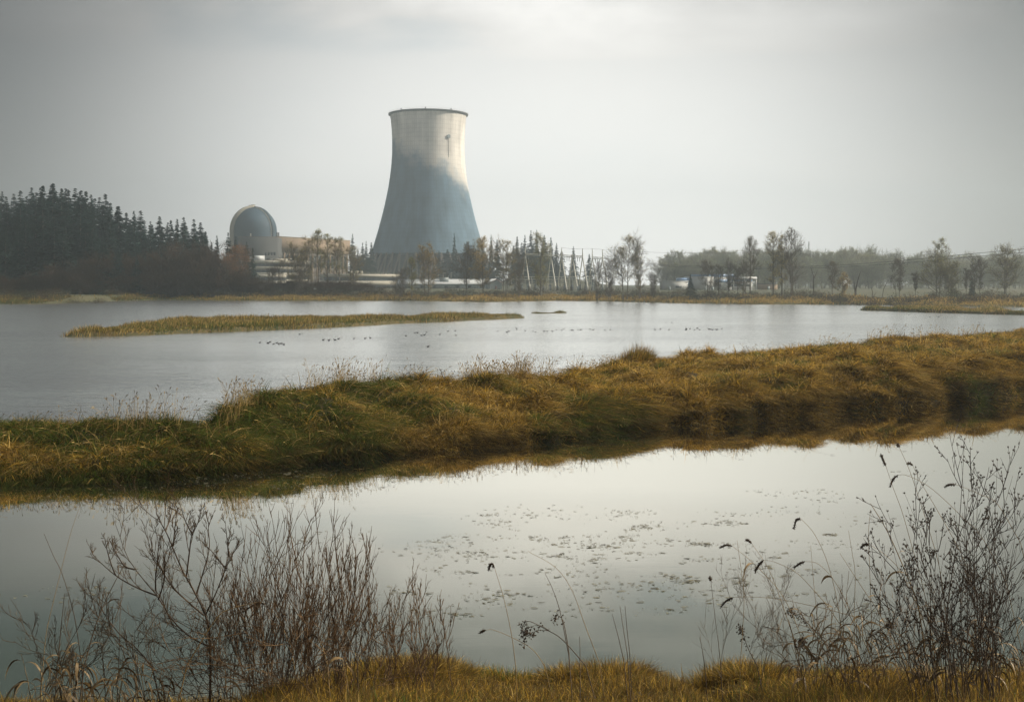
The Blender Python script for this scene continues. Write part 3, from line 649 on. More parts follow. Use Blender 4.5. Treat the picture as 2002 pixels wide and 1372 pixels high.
snag(1733, 548, 345, [([(1724, 585, 0), (1728, 565, .2), (1738, 547, .5)], .14)], 'slanting dead pole left of the round-headed tree')

# -- conifers
cv = [conifer('conifer_tree', 500+i, 30, w, c, dens=1.15) for i, (w, c) in enumerate(((13, (.014, .042, .036)), (11, (.016, .046, .038)), (15, (.013, .038, .033)), (12, (.018, .044, .036)), (10, (.016, .048, .042))))]
used = [False]*5; cnt = 0
def put_con(px, pytop, Y, wscale, label, group, k=None):
    global cnt
    l, h = to_top(px, pytop, Y); k = cnt % 5 if k is None else k; cnt += 1
    o = cv[k] if not used[k] else copy_tree(cv[k]); used[k] = True
    o.location = l; s = h/30; o.scale = (s*wscale, s*wscale, s); o.rotation_euler = (0, 0, rng.random()*6.28)
    o['label'] = label
    if group: o['group'] = group
    elif 'group' in o: del o['group']
    return o
sky_con = [(40, 372, 'conifer at the far left edge of the dark slope'), (62, 366, 'conifer next to the far left edge of the dark slope'), (103, 357, 'thin-topped conifer, the highest on the left slope'), (84, 362, 'left neighbour of the thin-topped highest conifer'), (120, 368, 'conifer right of the thin-topped highest one'), (134, 370, 'broad conifer with a blunt top on the left slope'), (147, 367, 'sharp-topped conifer left of the pair on the slope'), (158, 371, 'left of a close pair of conifers on the slope'), (168, 373, 'right of a close pair of conifers on the slope'), (178, 380, 'conifer where the skyline starts to fall'),
 (206, 378, 'lone tall spire standing above its neighbours on the left slope'), (216, 396, 'conifer hugging the right side of the lone tall spire'), (232, 402, 'dense round-shouldered conifer right of the tall spire'), (247, 415, 'conifer on the falling skyline above the brown thicket'), (262, 412, 'slim twin-spire conifer, left twin'), (275, 411, 'slim twin-spire conifer, right twin'), (294, 432, 'small conifer in the dip of the skyline'), (312, 422, 'bushy conifer right of the skyline dip'), (334, 430, 'conifer in the lower group, leftmost'), (346, 428, 'conifer in the lower group, left of its tallest'), (359, 424, 'tallest conifer of the lower group'), (379, 428, 'conifer of the lower group with a narrow top'), (392, 434, 'last big conifer before the skyline drops'), (402, 452, 'stepped-down conifer at the end of the slope'), (424, 460, 'small conifer in the gap left of the dome'), (446, 454, 'dark slim conifer touching the left side of the dome'), (461, 462, 'short conifer in front of the base of the dome'), (482, 472, 'conifer before the grey wall under the dome'), (494, 484, 'lowest conifer of the slope, before the offices')]
for px, py, lb in sky_con:
    Y = 470+rng.uniform(-25, 45) if px < 410 else 500
    put_con(px, py, Y, .8 if px > 410 else rng.uniform(.88, 1.12), lb, 'conifers whose tops make the left skyline')
tops = np.array([(20, 372), (103, 362), (180, 378), (206, 392), (240, 412), (300, 436), (360, 432), (400, 446), (440, 480), (500, 505)])
for r_, (Y, dn, nn) in enumerate(((560, 2, 26), (500, 14, 26), (455, 40, 22), (430, 66, 16))):
    for i in range(nn):
        px = -10+(i+.5+rng.uniform(-.35, .35))*(415+(r_ < 2)*20)/nn; py = np.interp(px, tops[:, 0], tops[:, 1])+dn+rng.uniform(-5, 14)
        put_con(px, py, Y+rng.uniform(-12, 12), rng.uniform(1.05, 1.4), 'dark conifer massed in the forest on the left slope, its top below the skyline', 'conifers massed on the left slope')
for px, py, Y, w, lb in ((689, 457, 860, .75, 'tall blue-grey conifer beside the right end of the turbine hall'), (709, 474, 880, .7, 'hazy conifer between turbine hall and cooling tower, left one'), (716, 471, 900, .7, 'hazy conifer between turbine hall and cooling tower, middle one'), (726, 473, 880, .75, 'hazy conifer touching the left flank of the cooling tower'), (700, 490, 860, 1, 'short hazy conifer under the gap left of the cooling tower'),
 (888, 456, 820, .6, 'slim hazy conifer against the right half of the cooling tower'), (915, 472, 830, .8, 'broader hazy conifer low against the cooling tower'), (960, 458, 820, .55, 'hazy conifer just right of the cooling tower'), (972, 468, 820, .8, 'hazy conifer second right of the cooling tower'),
 (1011, 462, 800, .9, 'hazy conifer at the left end of the wooded knoll'), (1026, 459, 810, .8, 'hazy conifer left of the two knoll summits'), (1038, 450, 820, .75, 'hazy spire, left summit of the wooded knoll'), (1049, 449, 820, .75, 'hazy spire, right summit of the wooded knoll'), (1064, 459, 815, .9, 'hazy conifer right of the knoll summit'), (1077, 464, 810, .9, 'hazy conifer on the right shoulder of the knoll'), (1088, 475, 800, .95, 'hazy conifer low on the right shoulder of the knoll'), (1098, 487, 800, 1.0, 'smallest hazy conifer ending the knoll'), (1121, 481, 790, .95, 'separate hazy conifer behind the switchyard beams'), (1152, 496, 780, 1.0, 'low hazy conifer behind the switchyard right end')):
    put_con(px, py, Y, w*.95, lb, 'hazy conifers far behind the plant')
for i in range(10):
    put_con(1003+i*9.5+rng.uniform(-2, 2), np.interp(i, [0, 4, 9], [482, 472, 505])+rng.uniform(-3, 6), 775+rng.uniform(-10, 10), 1.15, 'hazy conifer packed in the lower front of the wooded knoll', 'conifers packed on the knoll')
for i in range(14):
    put_con(690+i*4.2 if i < 8 else 858+(i-8)*17, 498 if i < 8 else 482+rng.uniform(-8, 8), 840, 1.2, 'low hazy conifer in the dark belt at the foot of the cooling tower', 'conifers at the foot of the cooling tower')
put_con(1350, 536, 385, 1.0, 'small solitary dark conifer on the shore before the low white shed', None, 2)
put_con(1900, 538, 335, .9, 'little sparse conifer among the bare trees at the right edge', None, 3)

# -- far wood behind the fields on the right, and brown broadleaf masses on the left
bv = [decid('broadleaf_tree', 900+i, 20, 11+i % 3*2, 2+i % 2, .95, (.40, .38, .20) if i % 2 else (.33, .36, .20), twigcol=(.20, .19, .16), low=.05, shape='oval', twr=.045, dens=.8) for i in range(5)]
bu = [False]*5
def put_b(px, py, Y, w, label, group, k):
    l, h = to_top(px, py, Y); o = bv[k] if not bu[k] else copy_tree(bv[k]); bu[k] = True
    o.location = l; s = h/20; o.scale = (s*w, s*w, s); o.rotation_euler = (0, 0, rng.random()*6.28); tag(o, label, 'tree', group); return o
ft = np.array([(1285, 512), (1300, 500), (1320, 492), (1345, 497), (1375, 487), (1396, 484), (1420, 494), (1450, 488), (1480, 490), (1500, 485), (1575, 494), (1600, 491), (1630, 488), (1665, 487), (1697, 484), (1720, 493), (1745, 499), (1765, 498), (1785, 494), (1820, 500), (1860, 498), (1900, 500), (2010, 496)])
for r_, (Y, n_, dn) in enumerate(((800, 40, 0), (720, 34, 8), (660, 26, 20))):
    for i in range(n_):
        px = 1292+(i+rng.uniform(.1, .9))*(725)/n_; py = np.interp(px, ft[:, 0], ft[:, 1])+dn+rng.uniform(-3, 5)
        put_b(px, py, Y+rng.uniform(-20, 20), rng.uniform(.8, 1.3), 'pale hazy broadleaf tree in the far wood beyond the field on the right', 'trees of the far wood on the right', int(rng.integers(0, 5)))
tb = [decid('broadleaf_tree', 950+i, 14, 13, 3, .55, (.10, .065, .032), twigcol=(.075, .052, .035), low=.03, shape='oval', twr=.04, dens=1.0) for i in range(3)]
tu = [False]*3
lt = [(10, 545), (60, 540), (110, 525), (150, 510), (190, 494), (215, 490), (250, 497), (285, 505), (310, 498), (335, 480), (360, 505), (390, 485), (415, 495), (75, 552), (130, 548), (180, 545), (240, 540), (300, 535), (345, 530), (385, 530), (420, 522), (455, 535), (480, 540), (505, 548), (-30, 545), (520, 552), (560, 552), (600, 553), (640, 552), (670, 553), (720, 556)]
for i, (px, py) in enumerate(lt):
    py = py+(14 if px < 400 and py < 520 else 0)
    Y = 425-(py > 520)*8+rng.uniform(-3, 3); l, h = to_top(px, py, Y); k = i % 3
    o = tb[k] if not tu[k] else copy_tree(tb[k]); tu[k] = True; o.location = l; s = h/14; o.scale = (max(s, .75)*1.15, max(s, .75)*1.15, s); o.rotation_euler = (0, 0, i*1.7)
    tag(o, 'brown leafless bushy tree in the thicket at the water edge below the conifer slope' if px < 430 else 'low brown leafless bush in the thicket before the offices', 'tree', 'brown thicket trees on the left shore')
# -- undergrowth along the shore: mounds of twiggy brush
def thicket():
    g = np.random.default_rng(17); n = 1000
    px = g.uniform(-30, 2030, n); X0 = gx(px, 385); Y0 = ys(X0)+g.uniform(13, 34, n); X0 = gx(px, Y0)
    hh = np.where(px < 1120, g.uniform(1.2, 3.4, n), g.uniform(1.0, 2.9, n))*(.6+.9*fbm(px*.02, px*0, 3, 3)); rr = g.uniform(1.2, 3.2, n)
    k = 110
    a = g.random((n, k))*2*PI; r = np.sqrt(g.random((n, k))); top = np.sqrt(1-r*r*.85)
    u = g.random((n, k))**.6
    P = np.stack([X0[:, None]+rr[:, None]*r*np.cos(a), Y0[:, None]+rr[:, None]*r*np.sin(a), hh[:, None]*top*u], -1).reshape(-1, 3)
    P[:, 2] += far_h(P[:, 0], P[:, 1])
    m = len(P); d = norm(g.normal(size=(m, 3))+UP*.6); s = g.uniform(.12, .5, (m, 1)); w = norm(np.cross(d, g.normal(size=(m, 3))))*g.uniform(.03, .10, (m, 1))
    V = np.stack([P-w, P+w, P+d*s], 1).reshape(-1, 3)
    base = np.where(np.repeat(g.random(n), k)[:, None] < .5, np.array([.045, .05, .028]), np.array([.07, .05, .03]))
    c = np.repeat(base*g.uniform(.5, 1.6, (m, 1)), 3, 0)
    o = np_mesh('brush', V, np.arange(3*m).reshape(-1, 3), M_LEAF, col=c); tag(o, 'dark low brush growing along the top of the far shore', 'brush', kind='stuff')
thicket()

# ------------------------------------------------------------------ cooling tower
def lathe(prof, n=128, cap=False):
    prof = np.array(prof); a = np.arange(n)*2*PI/n
    V = np.stack([prof[:, None, 0]*np.cos(a)[None], prof[:, None, 0]*np.sin(a)[None], np.broadcast_to(prof[:, None, 1], (len(prof), n))], -1).reshape(-1, 3)
    j = np.arange(n); j2 = (j+1) % n; Q = np.concatenate([np.stack([i*n+j, i*n+j2, (i+1)*n+j2, (i+1)*n+j], -1) for i in range(len(prof)-1)]); return V, Q
TD = 1045.; mpp = TD/F; TX = gx(837.5, TD); TG = gz(TX, TD)
tower = empty('cooling_tower', (TX, TD, TG), 0, 'tall hyperbolic concrete cooling tower, pale above and dark below, behind the trees', 'cooling tower')
def tr(z):                                   # radius at world height z
    py = HY-(z-EYE)/mpp; return 70.4*mpp*math.sqrt(1+((py-285)/172)**2)
ZT = EYE+(HY-224.0)*mpp; ZB = EYE+(HY-497)*mpp
zz = np.linspace(ZB, ZT, 70); outer = [(tr(z), z-TG) for z in zz]; inner = [(tr(z)-.9, z-TG) for z in zz[::-1]]
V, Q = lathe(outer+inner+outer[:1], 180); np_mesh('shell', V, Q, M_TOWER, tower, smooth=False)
for p in tower.children: p.data.polygons.foreach_set('use_smooth', np.ones(len(p.data.polygons), bool))
V, Q = lathe([(tr(ZT)+.02, ZT-TG-1.6), (tr(ZT)+1.4, ZT-TG-.9), (tr(ZT)+1.4, ZT-TG+.1), (tr(ZT)-1.2, ZT-TG+.1), (tr(ZT)-1.2, ZT-TG-1.6)], 180); np_mesh('rim', V, Q, M_TAUPE, tower)
mb = MB(); n = 60; rr = tr(ZT)+1.2
for i in range(n):
    a = i*2*PI/n; mb.tube([(rr*math.cos(a), rr*math.sin(a), ZT-TG), (rr*math.cos(a), rr*math.sin(a), ZT-TG+1.2)], .06, 4)
V, Q = lathe([(rr, ZT-TG+1.14), (rr+.08, ZT-TG+1.14), (rr+.08, ZT-TG+1.24), (rr, ZT-TG+1.24), (rr, ZT-TG+1.14)], 120); mb.add(V, Q)
mb.build('railing', M_STEEL, tower)
for a in (-128, -90, -52):
    b = MB(); x, y = rr*math.cos(R(a)), rr*math.sin(R(a)); b.box(x-.4, x+.4, y-.4, y+.4, ZT-TG+.1, ZT-TG+1.5); b.build('warning_beacon', M_TAUPE, tower)
# slanted legs under the shell
r1 = tr(ZB)-.4; r0 = tr(TG)+1.0; nl = 44
for i in range(nl):
    a = i*2*PI/nl; b = MB()
    for s in (-1, 1):
        a2 = a+s*PI/nl; b.tube([(r1*math.cos(a), r1*math.sin(a), ZB-TG+.3), (r0*math.cos(a2), r0*math.sin(a2), -.5)], .75, 6)
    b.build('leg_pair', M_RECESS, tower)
V, Q = lathe([(r1-1.6, 0), (r1-1.6, ZB-TG-1), (r1-5, ZB-TG-1), (r1-5, 0), (r1-1.6, 0)], 100); np_mesh('fill_packing', V, Q, M_WINBAND, tower)
V, Q = lathe([(r0+2.5, -.5), (r0+2.5, 1.6), (r0+1.6, 1.6), (r0+1.6, -.5), (r0+2.5, -.5)], 120); np_mesh('basin', V, Q, M_TAUPE, tower)
# round service hatch high on the right with its ladder rail
ha = math.asin(43/70.4*.98); hz = EYE+(HY-274)*mpp; hr = tr(hz)
b = MB(); nrm = np.array([math.sin(ha), -math.cos(ha), 0]); sd = np.array([math.cos(ha), math.sin(ha), 0]); c0 = nrm*(hr+.05)+np.array([0, 0, hz-TG])
ring = [c0+nrm*.9+(sd*math.cos(t_)+UP*math.sin(t_))*1.7 for t_ in np.linspace(0, 2*PI, 25)[:-1]]; ringb = [p-nrm*1.5 for p in ring]
b.add(ring+ringb, [(i, (i+1) % 24, 24+(i+1) % 24, 24+i) for i in range(24)]); b.add(ring+[c0+nrm*.9], None, [(i, (i+1) % 24, 24) for i in range(24)])
b.build('hatch', M_GREYWALL, tower)
b = MB(); b.tube([tuple(np.array([math.sin(ha), -math.cos(ha), 0])*(tr(z)+.2)+np.array([0, 0, z-TG])) for z in np.linspace(hz-18, hz, 8)], .12, 4); b.build('drain_pipe', M_TAUPE, tower)

# ------------------------------------------------------------------ reactor building
DD = 930.; dm = DD/F; DX = gx(496, DD); DG = gz(DX, DD)-1; DR = 44.5*dm; DC = EYE+(HY-452)*dm-DG      # spring line
dome = empty('reactor_building', (DX, DD, DG), 0, 'blue-grey domed reactor building with a pale arched rib, behind the conifers', 'reactor building')
prof = [(DR, -1), (DR, DC)]+[(DR*math.cos(t_), DC+DR*1.04*math.sin(t_)) for t_ in np.linspace(0.02, PI/2-.001, 26)[0:]]
V, Q = lathe(prof, 120); o = np_mesh('containment_shell', V, Q, M_DOME, dome, smooth=True)
def rib(az, w, h, m, name, t1=PI/2):
    """a raised strip running up the wall and over the dome at azimuth az"""
    pr = [(0., 5.), (0., DC)]+[(t_, None) for t_ in np.linspace(.03, t1, 26)]
    d = np.array([math.sin(az), -math.cos(az), 0]); s = np.array([math.cos(az), math.sin(az), 0]); V = []
    for t_, z in pr:
        if z is not None: c = d*DR+UP*z; nn = d
        else: c = d*DR*math.cos(t_)+UP*(DC+DR*1.04*math.sin(t_)); nn = d*math.cos(t_)+UP*math.sin(t_)
        V += [c-s*w-nn*.6, c-s*w+nn*h, c+s*w+nn*h, c+s*w-nn*.6]
    n = len(pr); Qs = [(4*i+j, 4*i+(j+1) % 4, 4*i+4+(j+1) % 4, 4*i+4+j) for i in range(n-1) for j in range(4)]+[(0, 3, 2, 1), (4*n-4, 4*n-3, 4*n-2, 4*n-1)]
    return np_mesh(name, V, np.array(Qs), m, dome)
rib(R(-52), 2.1, 1.5, M_CREAM, 'buttress')
rib(R(68), 1.6, .8, M_DOME, 'buttress'); rib(R(188), 2.1, 1.0, M_DOME, 'buttress')
# anchor plates along the rib edges
for az, s_ in ((R(-52), 1), (R(68), -1)):
    b = MB(); d = np.array([math.sin(az), -math.cos(az), 0]); s = np.array([math.cos(az), math.sin(az), 0])
    for i in range(34):
        u = i/33
        if u < .25: c = d*DR+UP*(DC-12*(1-u/.25)); nn = d
        else:
            t_ = (u-.25)/.75*1.35; c = d*DR*math.cos(t_)+UP*(DC+DR*1.04*math.sin(t_)); nn = d*math.cos(t_)+UP*math.sin(t_)
        c = c+s*s_*(3.1)+nn*.3; up = np.cross(s, nn)
        vs = [c+s*x*.2+up*y*.24+nn*z*.35 for z in (-1, 1) for x, y in ((-1, -1), (1, -1), (1, 1), (-1, 1))]
        b.add(vs, [(0, 3, 2, 1), (4, 5, 6, 7), (0, 1, 5, 4), (1, 2, 6, 5), (2, 3, 7, 6), (3, 0, 4, 7)])
    ln = []
    for i in range(34):
        u = i/33
        if u < .25: c = d*DR+UP*(DC-12*(1-u/.25)); nn = d
        else:
            t_ = (u-.25)/.75*1.35; c = d*DR*math.cos(t_)+UP*(DC+DR*1.04*math.sin(t_)); nn = d*math.cos(t_)+UP*math.sin(t_)
        ln.append(c+s*s_*3.1+nn*.25)
    b.tube(ln, .06, 4); b.build('anchor_plates', M_CREAM if s_ > 0 else M_STEEL, dome)
b = MB(); zt = DC+DR*1.04; b.box(-3.2, .2, -3, 3, zt-.4, zt+1.7); b.box(-1.5, 1.2, -1.2, 1.2, zt+1.7, zt+2.2); b.build('roof_cap', M_CREAM, dome)

# ------------------------------------------------------------------ plant buildings
def frame_bldg(name, A, Bp, label, cat='building'):
    """local x runs from A to B (world xy), local +y goes away from the camera"""
    dx, dy = Bp[0]-A[0], Bp[1]-A[1]; L = math.hypot(dx, dy); rz = math.atan2(dy, dx); g = min(gz(*A), gz(*Bp))-.3
    return empty(name, (A[0], A[1], g), rz, label, cat), L, g
def bx(root, name, m, *dims, **k):
    b = MB(); 
    for d in (dims[0] if isinstance(dims[0], (tuple, list)) else [dims]): b.box(*d)
    return b.build(name, m, root, **k)
# auxiliary building under the dome
A = (gx(466, 885), 885.); B = (gx(540.5, 885), 885.)
t, L, g = frame_bldg('auxiliary_building', A, B, 'plain grey concrete block standing in front of the domed reactor building')
zt = zat(464, 885)-g
bx(t, 'wall', M_TAUPE, 0, L, 0, 26, 0, zt)
bx(t, 'parapet', M_RECESS, [(-.2, L+.2, -.25, .6, zt+.003, zt+.6), (-.2, L+.2, 25.4, 26.25, zt+.003, zt+.6)])
for i in range(4): o = bx(t, 'window', M_WINBAND, 20+i*2.2, 21.6+i*2.2, -.12, .1, zt-13.5, zt-11.2)
bx(t, 'roof_vent', M_CREAM, 7.5, 8.2, 6, 6.8, zt, zt+3.0)
bx(t, 'service_door', M_GREYWALL, 22, 25.5, -.1, .1, .3, 5)
# turbine hall
A = (gx(541, 902), 902.); B = (gx(682, 988), 988.)
t, L, g = frame_bldg('turbine_hall', A, B, 'long beige clad turbine hall with an overhanging upper storey, left of the cooling tower')
zt = zat(463, 902)-g; zf = zt-11.5
bx(t, 'upper_cladding', M_BEIGE, 0, L, -1.4, 40, zf, zt)
bx(t, 'roof_edge', M_CREAM, [(-.2, L+.2, -1.6, -1.0, zt+.003, zt+.5)])
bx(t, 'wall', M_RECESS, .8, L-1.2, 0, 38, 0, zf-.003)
for i in range(16):
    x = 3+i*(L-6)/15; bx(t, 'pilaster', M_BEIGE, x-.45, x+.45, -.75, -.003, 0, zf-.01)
for i in range(15):
    x = 3+(i+.5)*(L-6)/15; w = bx(t, 'window', M_WINBAND, x-1.7, x+1.7, -.10, .1, zf-12, zf-2.2)
    bx(w, 'mullion', M_GREYWALL, [(x-.08, x+.08, -.18, -.11, zf-12, zf-2.2), (x-1.7, x+1.7, -.18, -.11, zf-7.2, zf-7.0)])
for x in (10.5, 12.5): b = MB(); b.tube([(x, 8, zt), (x, 8, zt+4.0)], .55, 8); b.build('exhaust_stack', M_TAUPE, t)
# joints in the upper cladding
bx(t, 'cladding_joints', M_RECESS, [(i*L/20-.05, i*L/20+.05, -1.43, -1.395, zf+.1, zt-.1) for i in range(1, 20)])

def banded(name, A, B, levels, gtop, label, depth=22, cols=0):
    """office block: list of (py_top, py_bottom) pale spandrels measured at A, dark window strips between them"""
    t, L, g = frame_bldg(name, A, B, label, 'office building'); Y = A[1]
    bx(t, 'core', M_WINBAND, .6, L-.6, .6, depth-.6, 0, zat(levels[0][0], Y)-g-.2)
    for a, b_ in levels:
        z1, z0 = zat(a, Y)-g, zat(b_, Y)-g
        bx(t, 'spandrel', M_CREAM, 0, L, 0, depth, z0, z1)
        if b_ != levels[-1][1] or True:
            n = int(L/3.2); nx_ = levels[levels.index((a, b_))+1][0] if levels.index((a, b_))+1 < len(levels) else None
            zb = zat(nx_, Y)-g if nx_ else max(0, z0-3.2)
            bx(t, 'mullions', M_GREYWALL, [(i*L/n-.07, i*L/n+.07, .42, .58, zb+.005, z0-.005) for i in range(1, n)])
            bx(t, 'sun_louvre', M_TAUPE, 0, L, -.6, -.02, z0-.75, z0-.55)
    n = int(L/9)
    for i in range(n+1): bx(t, 'column', M_TAUPE, max(.1, i*L/n-.3), min(L-.1, i*L/n+.3), .08, .38, 0, zat(levels[-1][1], Y)-g-.004)
    return t, L, g
t, L, g = banded('office_block', (gx(503, 820), 820.), (gx(606, 850), 850.), [(508.5, 515), (521, 527), (533, 539), (546, 551)], 0, 'stepped white office with dark window bands under the grey reactor annex')
zt = zat(508.5, 820)-g
bx(t, 'penthouse', M_METALROOF, 1.5, 9, 5, 14, zt, zt+3.3); bx(t, 'roof_unit', M_TAUPE, 13, 16, 6, 9, zt, zt+1.6); bx(t, 'roof_unit', M_CREAM, 20, 30, 8, 12, zt, zt+1.5)
banded('office_annex', (gx(489, 760), 760.), (gx(560, 770), 770.), [(536.5, 542.5), (549, 556)], 0, 'lower white office wing with dark window bands, nearest the left shore trees', 18)
t, L, g = banded('long_office', (gx(640, 780), 780.), (gx(783, 800), 800.), [(535.5, 541.5), (549, 557)], 0, 'long low two-storey white office left of the cooling tower foot', 24)
zt = zat(535.5, 780)-g
for x in (18, 22, 25): bx(t, 'roof_unit', M_CREAM, x, x+1.6, 8, 10, zt, zt+2.2)
b = MB()
for i in range(16): b.tube([(14+i*2, 3, zt), (14+i*2, 3, zt+1.1)], .05, 4)
b.tube([(14, 3, zt+1.1), (44, 3, zt+1.1)], .06, 4); b.build('roof_railing', M_STEEL, t)
# long metal shed
A = (gx(783, 700), 700.); B = (gx(960, 715), 715.)
t, L, g = frame_bldg('long_shed', A, B, 'long grey shed with a white metal roof at the foot of the cooling tower', 'shed')
ze, zr = zat(555, 700)-g, zat(545.5, 705)-g
bx(t, 'wall', M_GREYWALL, .4, L-.4, .5, 15.5, 0, ze)
b = MB(); b.add([(0, -.3, ze), (L, -.3, ze), (L, 8, zr), (0, 8, zr), (0, 16.3, ze), (L, 16.3, ze), (0, -.3, ze-.2), (L, -.3, ze-.2), (L, 16.3, ze-.2), (0, 16.3, ze-.2)], [(0, 1, 2, 3), (3, 2, 5, 4), (6, 9, 8, 7), (0, 6, 7, 1), (4, 5, 8, 9)], [(0, 3, 4), (1, 5, 2)]); b.build('roof', M_METALROOF, t)
for i in range(7): bx(t, 'window', M_WINBAND, 5+i*7.3, 7+i*7.3, .38, .6, ze-2.4, ze-1.1)
bx(t, 'roof_monitor', M_GREYWALL, 25, 30, 3, 6, zr-1.8, zr+1.0)
b = MB()
for x in (26, 29, 34): b.tube([(x, 14, zr-1), (x, 14, zr+3.4), (x+.5, 14, zr+4), (x+1.2, 14, zr+3.6)], .12, 5)
b.build('vent_pipes', M_STEEL, t)
# gable end hut
A = (gx(958, 660), 660.); B = (gx(981, 662), 662.)
t, L, g = frame_bldg('gable_hut', A, B, 'small gabled hut with reddish brown trim at the right end of the long shed', 'hut')
ze, zr = zat(553, 660)-g, zat(546, 660)-g
b = MB(); b.add([(0, 0, 0), (L, 0, 0), (L, 0, ze), (L/2, 0, zr), (0, 0, ze), (0, 9, 0), (L, 9, 0), (L, 9, ze), (L/2, 9, zr), (0, 9, ze)], [(0, 5, 9, 4), (1, 2, 7, 6)], [(0, 1, 2), (0, 2, 4), (4, 2, 3), (5, 7, 6), (5, 9, 7), (9, 8, 7)]); b.build('wall', M_GREYWALL, t)
b = MB(); k = .25
for x0, x1 in ((-.5, L/2), (L/2, L+.5)):
    z0 = ze-.3 if x0 < 0 else zr; z1 = zr if x0 < 0 else ze-.3
    b.add([(x0, -.6, z0), (x1, -.6, z1), (x1, 9.6, z1), (x0, 9.6, z0), (x0, -.6, z0+k), (x1, -.6, z1+k), (x1, 9.6, z1+k), (x0, 9.6, z0+k)], [(0, 3, 2, 1), (4, 5, 6, 7), (0, 1, 5, 4), (1, 2, 6, 5), (2, 3, 7, 6), (3, 0, 4, 7)])
b.build('roof', M_METALROOF, t)
b = MB(); b.tube([(-.5, -.7, ze-.3), (L/2, -.7, zr), (L+.5, -.7, ze-.3)], .16, 4); b.build('bargeboard', M_BROWN, t); bx(t, 'door', M_BROWN, L/2-.6, L/2+.6, -.08, .05, 0, 2.1)

# ------------------------------------------------------------------ switchyard
SYY = 560.
posts = [(1027, 482, 497), (1077, 484, 499), (1098, 484, 500), (1119, 497, 501), (1139, 486, 502), (1158, 486, 504), (1178, 488, 505)]
gt = gz(gx(1090, SYY), SYY)
sw = empty('switchyard_gantry', (gx(1100, SYY), SYY, gt), 0, 'row of pale steel A-frames joined by a beam in the switchyard', 'gantry')
ox = gx(1100, SYY)
for px, pt, pb in posts:
    b = MB(); x = gx(px, SYY)-ox; zb = zat(pb, SYY)-gt
    xf = x+4.9*.42*3.2/3; b.tube([(xf, -7, -.3), (x, 0, zb)], [.42, .24], 6)
    b.tube([(x-1.9, 7, -.3), (x, 0, zb)], [.34, .22], 6)
    b.tube([(x+1.2, -2.6, zb*.55), (x-.7, 2.6, zb*.55)], .12, 4); b.tube([(x+1.5, -4.5, zb*.28), (x-1.2, 4.5, zb*.28)], .12, 4)
    b.build('frame_leg', M_STEEL, sw)
    b = MB(); b.tube([(x, 0, zb-.5), (x, 0, zat(pt, SYY)-gt)], [.30, .16], 6); b.build('lightning_mast', M_STEEL, sw)
def beam(i, j):
    b = MB(); x0, z0 = gx(posts[i][0], SYY)-ox, zat(posts[i][2], SYY)-gt; x1, z1 = gx(posts[j][0], SYY)-ox, zat(posts[j][2], SYY)-gt
    for dy in (-.5, .5):
        for dz in (-.4, .35): b.tube([(x0, dy, z0+dz), (x1, dy, z1+dz)], .15, 4)
    n = max(3, int((x1-x0)/1.3))
    for k in range(n):
        a, c = k/n, (k+1)/n; s = .75 if k % 2 else 0
        b.tube([(x0+(x1-x0)*a, -.5, z0+(z1-z0)*a-.4+s), (x0+(x1-x0)*c, -.5, z0+(z1-z0)*c-.4+.75-s)], .08, 4)
    b.build('beam', M_STEEL, sw)
    for k in (.3, .5, .7):
        q = MB(); x = x0+(x1-x0)*k; z = z0+(z1-z0)*k; q.tube([(x, 0, z-.4), (x, 0, z-2.4)], [.13, .10], 6); q.build('insulator', M_TAUPE, sw)
beam(0, 1); beam(1, 2); beam(2, 3); beam(3, 4); beam(5, 6)
b = MB(); b.tube([(gx(1178, SYY)-ox, 0, zat(505, SYY)-gt), (gx(1187, SYY)-ox, 0, zat(506.5, SYY)-gt)], [.2, .08], 5); b.build('beam_arm', M_STEEL, sw)
def busrack(x0, x1, Y, h, label):
    g_ = gz(gx(x0, Y), Y); A = gx(x0, Y); Bx = gx(x1, Y); r_ = empty('bus_rack', (A, Y, g_), 0, label, 'bus rack', 'low racks of switchgear under the gantry')
    n = 12; b = MB()
    for i in range(n+1): x = (Bx-A)*i/n; b.tube([(x, 0, -.2), (x, 0, h)], .13, 5)
    b.tube([(0, 0, h), (Bx-A, 0, h)], .12, 4); b.tube([(0, 0, h*.62), (Bx-A, 0, h*.62)], .08, 4); b.build('rack_frame', M_STEEL, r_)
    for i in range(n): q = MB(); x = (Bx-A)*(i+.5)/n; q.box(x-.5, x+.5, -.5, .5, 0, h*.4); q.tube([(x, 0, h*.4), (x, 0, h*.95)], .2, 6); q.build('breaker', M_GREYWALL if i % 2 else M_TAUPE, r_)
busrack(1000, 1165, 540, 5.2, 'front low rack of switchgear and insulators under the gantry'); busrack(1010, 1185, 585, 6.5, 'rear taller rack of switchgear under the gantry')
# chain link fence before the switchyard
fr = empty('chain_fence', (gx(985, 500), 500, gz(gx(985, 500), 500)), 0, 'low grey fence in front of the switchyard', 'fence'); L = gx(1290, 500)-gx(985, 500)
for i in range(25): b = MB(); b.tube([(i*L/24, 0, -.2), (i*L/24, 0, 2.4)], .06, 4); b.build('post', M_STEEL, fr)
b = MB()
for z in np.linspace(.2, 2.2, 9): b.tube([(0, .1, z), (L, .1, z)], .02, 3)
for i in range(int(L/.6)): b.tube([(i*.6, .1, .2), (i*.6, .1, 2.2)], .02, 3)
b.build('wire_mesh', M_LINK, fr)

